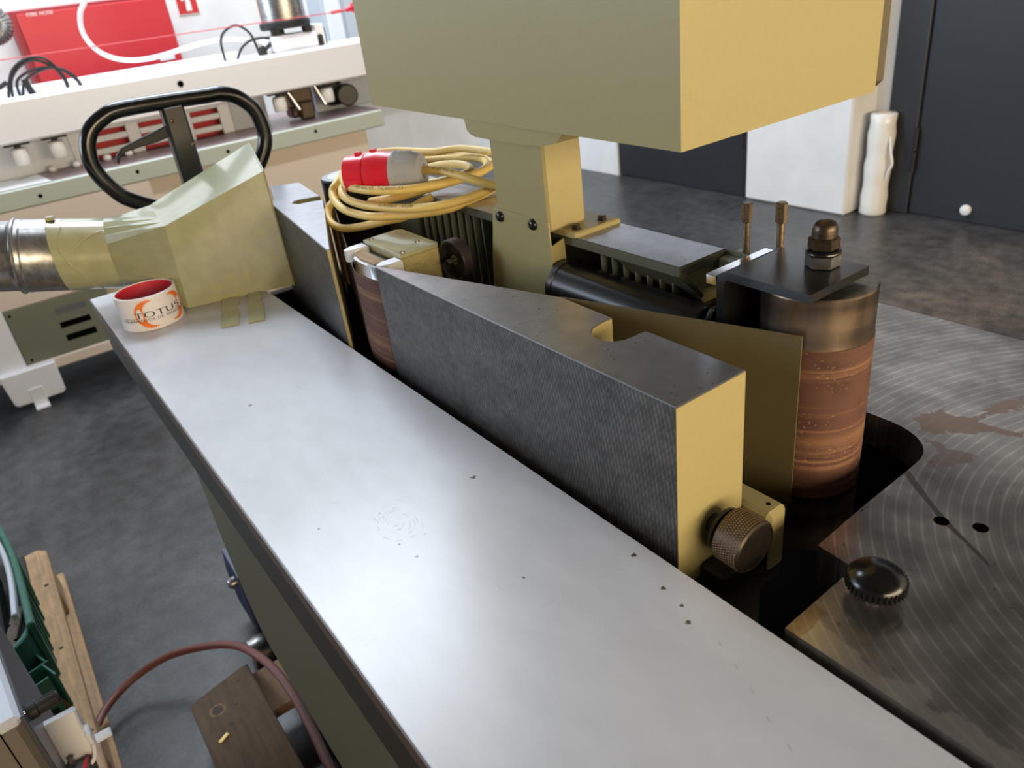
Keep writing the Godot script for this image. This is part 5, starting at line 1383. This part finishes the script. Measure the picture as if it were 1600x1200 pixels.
func build_left_corner() -> void:
	# pallet under the sander
	var a := thing("pallet", "wooden pallet, shade put into its colour, under the edge sander with a knotted plank showing", "pallet", Vector3(0.45, 0, -0.6))
	var pts := PackedVector2Array([Vector2(-0.010, -1.300), Vector2(-0.024, -1.286), Vector2(-0.024, 0.30), Vector2(0.102, 0.30), Vector2(0.104, -1.322), Vector2(0.090, -1.324)])
	var pk := part("plank", [G.new().prism(pts, 0.122, 0.144, plan(), 0.002), M.wood_shaded], a)
	part("knot", [G.new().lathe([Vector2(0.016, 0.1441), Vector2(0.014, 0.1446), Vector2(0.011, 0.1446)], 20, upright(Vector3(0.018, 0, -1.245))), M.wood_dark, G.new().lathe([Vector2(0.0095, 0.1445), Vector2(0, 0.1445)], 14, upright(Vector3(0.018, 0, -1.243))), M.knot], pk)
	for q in [[0.075, -1.29, 0.004], [0.052, -1.235, 0.0035], [0.028, -1.195, 0.005], [0.045, -1.24, 0.003]]:
		part("nail_mark", [G.new().lathe([Vector2(q[2], 0.1442), Vector2(q[2] * 0.7, 0.1446), Vector2(0, 0.1446)], 10, upright(Vector3(q[0], 0, q[1]))), M.knot], pk)
	part("splinter", [G.new().box(Vector3(-0.011, 0.144, -0.004), Vector3(0.011, 0.147, 0.004), 0.001, Transform3D(Basis(Vector3.UP, 0.5), Vector3(0.008, 0, -1.172))), M.cable], pk)
	for x in [0.29, 0.47, 0.65, 0.83]:
		plank("plank", Vector3(x, 0.122, -1.31), Vector3(x + 0.10, 0.144, 0.30), M.wood_shaded, a)
	for z in [-1.315, -0.60, 0.16]:
		plank("cross_board", Vector3(-0.02, 0.100, z), Vector3(0.93, 0.122, z + 0.13), M.wood_dark, a)
		for x in [-0.02, 0.84]:
			plank("block", Vector3(x, 0.022, z), Vector3(x + 0.09, 0.100, z + 0.13), M.wood_dark, a)
			plank("bottom_board", Vector3(x, 0.0, z), Vector3(x + 0.09, 0.022, z + 0.13), M.wood, a)
	# pallet at the left edge
	var b := thing("pallet", "wooden pallet at the left with green plastic tool base and grey control unit on it", "pallet", Vector3(-0.58, 0, -1.4))
	pts = PackedVector2Array([Vector2(-0.315, -2.085), Vector2(-0.205, -2.106), Vector2(-0.186, -2.085), Vector2(-0.186, -0.80), Vector2(-0.330, -0.80)])
	pk = part("plank", [G.new().prism(pts, 0.122, 0.144, plan(), 0.003), M.wood], b)
	for q in [[-0.205, -1.925, 0.006], [-0.208, -1.66, 0.005], [-0.1985, -1.375, 0.005], [-0.2035, -1.385, 0.004], [-0.193, -1.37, 0.004]]:
		part("nail_mark", [G.new().lathe([Vector2(q[2], 0.1442), Vector2(q[2] * 0.7, 0.1446), Vector2(0, 0.1446)], 10, upright(Vector3(q[0], 0, q[1]))), M.knot], pk)
	for x in [-0.49, -0.65, -0.81, -0.97]:
		plank("plank", Vector3(x, 0.122, -2.09), Vector3(x + 0.125, 0.144, -0.80), M.wood, b)
	for z in [-2.08, -1.47, -0.94]:
		plank("cross_board", Vector3(-0.97, 0.100, z), Vector3(-0.192, 0.122, z + 0.13), M.wood, b)
		for x in [-0.97, -0.62, -0.29]:
			plank("block", Vector3(x, 0.022, z), Vector3(x + 0.10, 0.100, z + 0.13), M.wood, b)
	for x in [-0.97, -0.62, -0.285]:
		plank("bottom_board", Vector3(x, 0.0, -2.15), Vector3(x + 0.105, 0.022, -0.80), M.wood, b)
	# moulded green base with ribs
	var gt := thing("tool_base", "dark green moulded plastic tool base with ribs on the left pallet", "tool base", Vector3(-0.35, 0.144, -1.75))
	var arc := []
	for q in [[-0.262, -2.10], [-0.240, -2.02], [-0.229, -1.93], [-0.222, -1.84], [-0.2185, -1.72], [-0.2175, -1.64], [-0.216, -1.57]]: arc.append(Vector3(q[0], 0, q[1]))
	arc = smooth(arc, 5)
	var outl := PackedVector2Array()
	for p in arc: outl.append(Vector2(p.x, p.z))
	for i in range(arc.size() - 1, -1, -1): outl.append(Vector2(arc[i].x - 0.014, arc[i].z))
	part("rim", [G.new().prism(outl, 0.285, 0.300, plan(), 0.003), M.green], gt)
	var wall := PackedVector2Array()
	for p in arc: wall.append(Vector2(p.x - 0.008, p.z))
	for i in range(arc.size() - 1, -1, -1): wall.append(Vector2(arc[i].x - 0.012, arc[i].z))
	part("skirt", [G.new().prism(wall, 0.145, 0.287, plan()), M.green], gt)
	for i in range(2, arc.size(), 3):
		part("rib", [G.new().prism(PackedVector2Array([Vector2(arc[i].x - 0.010, 0.288), Vector2(arc[i].x - 0.001, 0.284), Vector2(arc[i].x - 0.004, 0.145), Vector2(arc[i].x - 0.010, 0.145)]), arc[i].z - 0.003, arc[i].z + 0.003, Transform3D.IDENTITY), M.green], gt)
	# curled lip and honeycomb at the near corner
	var lip := smooth([Vector3(-0.222, 0, -1.625), Vector3(-0.224, 0, -1.590), Vector3(-0.238, 0, -1.556), Vector3(-0.262, 0, -1.533), Vector3(-0.300, 0, -1.518)], 5)
	outl = PackedVector2Array()
	for p in lip: outl.append(Vector2(p.x, p.z))
	for i in range(lip.size() - 1, -1, -1): outl.append(Vector2(lip[i].x - 0.008, lip[i].z - 0.010))
	part("lip", [G.new().prism(outl, 0.15, 0.285, plan(), 0.003), M.green], gt)
	for q in [[-0.245, -1.510, 0.3], [-0.250, -1.46, 0.3], [-0.235, -1.545, -1.2], [-0.222, -1.49, -1.2]]:
		part("rib", [G.new().box(Vector3(-0.030, 0.145, -0.002), Vector3(0.026, 0.235, 0.002), 0.0005, Transform3D(Basis(Vector3.UP, q[2]), Vector3(q[0], 0, q[1]))), M.green], gt)
	part("base_floor", [G.new().box(Vector3(-0.60, 0.145, -2.08), Vector3(-0.235, 0.160, -1.42), 0.003), M.black_rough], gt)
	var st := smooth([Vector3(-0.285, 0.30, -2.06), Vector3(-0.262, 0.305, -2.0), Vector3(-0.246, 0.308, -1.93), Vector3(-0.2375, 0.31, -1.86), Vector3(-0.2335, 0.31, -1.78), Vector3(-0.234, 0.31, -1.70), Vector3(-0.2385, 0.31, -1.60)], 5)
	outl = PackedVector2Array()
	for p in st: outl.append(Vector2(p.x, p.z))
	for i in range(st.size() - 1, -1, -1): outl.append(Vector2(st[i].x - 0.010, st[i].z))
	part("edge_strip", [G.new().prism(outl, 0.300, 0.316, plan(), 0.002), M.clear_grey], gt, "grey edge strip")
	var bar := part("metal_bar", [G.new().box(Vector3(-0.012, 0.0, -0.09), Vector3(0.012, 0.012, 0.06), 0.002, Transform3D(Basis(Vector3.UP, -0.22), Vector3(-0.262, 0.262, -1.60))), M.steel_dark], gt, "dark drilled metal bar")
	for q in [[-0.266, -1.632], [-0.258, -1.575]]:
		part("bar_hole", [G.new().lathe([Vector2(0, 0.2743), Vector2(0.0042, 0.2743)], 12, upright(Vector3(q[0], 0, q[1]))), M.dull_black], bar)
	part("tool_body", [G.new().box(Vector3(-0.60, 0.16, -1.98), Vector3(-0.285, 0.25, -1.50), 0.02), M.black_rough], gt)
	# control unit
	var u := thing("control_unit", "grey and beige electrical control unit with black knob at the lower left corner", "control unit", Vector3(-0.35, 0.144, -1.1))
	var yaw := Transform3D(Basis(Vector3.UP, 0.09), Vector3(-0.1865, 0, -0.9408))
	part("housing", [G.new().box(Vector3(-0.34, 0.145, -0.34), Vector3(-0.006, 0.590, -0.001), 0.008, yaw), M.box_front, G.new().box(Vector3(-0.34, 0.583, -0.34), Vector3(-0.004, 0.600, 0.0), 0.006, yaw), M.box_top], u)
	part("side_plate", [G.new().box(Vector3(-0.006, 0.145, -0.338), Vector3(0.0, 0.594, -0.004), 0.001, yaw), M.box_side], u, "dark side plate")
	part("cover_joint", [G.new().box(Vector3(-0.031, 0.145, -0.002), Vector3(-0.0295, 0.600, 0.0004), 0.0, yaw).box(Vector3(-0.031, 0.5995, -0.33), Vector3(-0.0295, 0.6004, 0.0), 0.0, yaw), M.dull_black], u)
	part("cover_screw", [G.new().lathe([Vector2(0.003, 0), Vector2(0.0028, 0.0015), Vector2(0, 0.002)], 10, along(yaw * Vector3(0.0, 0.588, -0.016), Vector3(1, 0, 0))), M.chrome], u)
	var kd := part("rotary_knob", [G.new().lathe([Vector2(0.0115, 0), Vector2(0.0115, 0.010), Vector2(0.0098, 0.012), Vector2(0.0092, 0.036), Vector2(0.0080, 0.038), Vector2(0, 0.038)], 24, along(Vector3(-0.189, 0.566, -0.981), Vector3(1, 0.0, -0.09)), 30.0), M.black_rough], u, "black rotary knob")
	var kg := G.new()
	var kx := along(Vector3(-0.189, 0.566, -0.981), Vector3(1, 0, -0.09))
	for k in 20:
		var an := TAU * k / 20
		kg.box(Vector3(0.0090, 0.013, -0.0007), Vector3(0.0101, 0.0365, 0.0007), 0.0003, F(kx.origin, kx.basis * Vector3(cos(an), 0, sin(an)), kx.basis.y, kx.basis * Vector3(-sin(an), 0, cos(an))))
	part("knob_ribs", [kg, M.black_rough], kd)
	part("pointer_line", [G.new().box(Vector3(0.0096, 0.001, -0.0006), Vector3(0.0118, 0.0115, 0.0006), 0.0, F(kx.origin, kx.basis * Vector3(cos(2.6), 0, sin(2.6)), kx.basis.y, kx.basis * Vector3(-sin(2.6), 0, cos(2.6)))), M.white], kd)
	# pale latch bracket with lever, red ringed socket
	var zy := F(Vector3.ZERO, Vector3(0, 0, 1), Vector3(0, 1, 0), Vector3(1, 0, 0))
	part("latch_block", [G.new().prism(PackedVector2Array([Vector2(-1.067, 0.462), Vector2(-1.054, 0.440), Vector2(-1.046, 0.385), Vector2(-1.085, 0.385), Vector2(-1.085, 0.455)]), -0.205, -0.156, zy, 0.003), M.off_white], u, "pale latch block")
	var lv := G.new()
	lv.box(Vector3(-0.158, 0.396, -1.066), Vector3(-0.150, 0.430, -1.040), 0.002)
	lv.box(Vector3(-0.152, 0.396, -1.070), Vector3(-0.128, 0.400, -1.050), 0.002)
	lv.tube(smooth([Vector3(-0.153, 0.410, -1.040), Vector3(-0.158, 0.392, -1.034), Vector3(-0.170, 0.386, -1.030), Vector3(-0.180, 0.392, -1.028), Vector3(-0.188, 0.384, -1.026)], 5), 0.0035, 8)
	part("latch_lever", [lv, M.off_white], u)
	var so := along(Vector3(-0.20, 0.372, -1.030), Vector3(1, 0.0, 0.25))
	var sk := part("socket", [G.new().lathe([Vector2(0.026, 0), Vector2(0.026, 0.030), Vector2(0.023, 0.034), Vector2(0, 0.034)], 28, so, 30.0), M.grey_dark], u)
	part("socket_ring", [G.new().lathe([Vector2(0.0262, 0.026), Vector2(0.0275, 0.027), Vector2(0.0275, 0.0315), Vector2(0.0262, 0.0325)], 28, so, 20.0), M.red], sk, "red ring")
	part("latch_screw", [G.new().lathe([Vector2(0.005, 0), Vector2(0.005, 0.004), Vector2(0.003, 0.006), Vector2(0, 0.006)], 12, along(Vector3(-0.187, 0.405, -1.036), Vector3(0.6, 0.2, 1))), M.zinc], u)
	# brown rubber hose
	var hp := []
	for q in [[-0.235, 0.10, -1.40], [-0.205, 0.055, -1.465], [-0.170, 0.05, -1.520], [-0.108, 0.06, -1.550], [-0.028, 0.09, -1.528], [0.049, 0.12, -1.463], [0.098, 0.15, -1.386], [0.122, 0.180, -1.298], [0.136, 0.200, -1.208], [0.140, 0.220, -1.103], [0.135, 0.240, -0.989], [0.127, 0.260, -0.880], [0.13, 0.27, -0.70]]: hp.append(Vector3(q[0], q[1], q[2]))
	solo("rubber_hose", [G.new().tube(smooth(hp, 6), 0.0085, 12), M.hose_brown], "brown rubber hose arching from the left pallet to the foot of the sander", "hose")
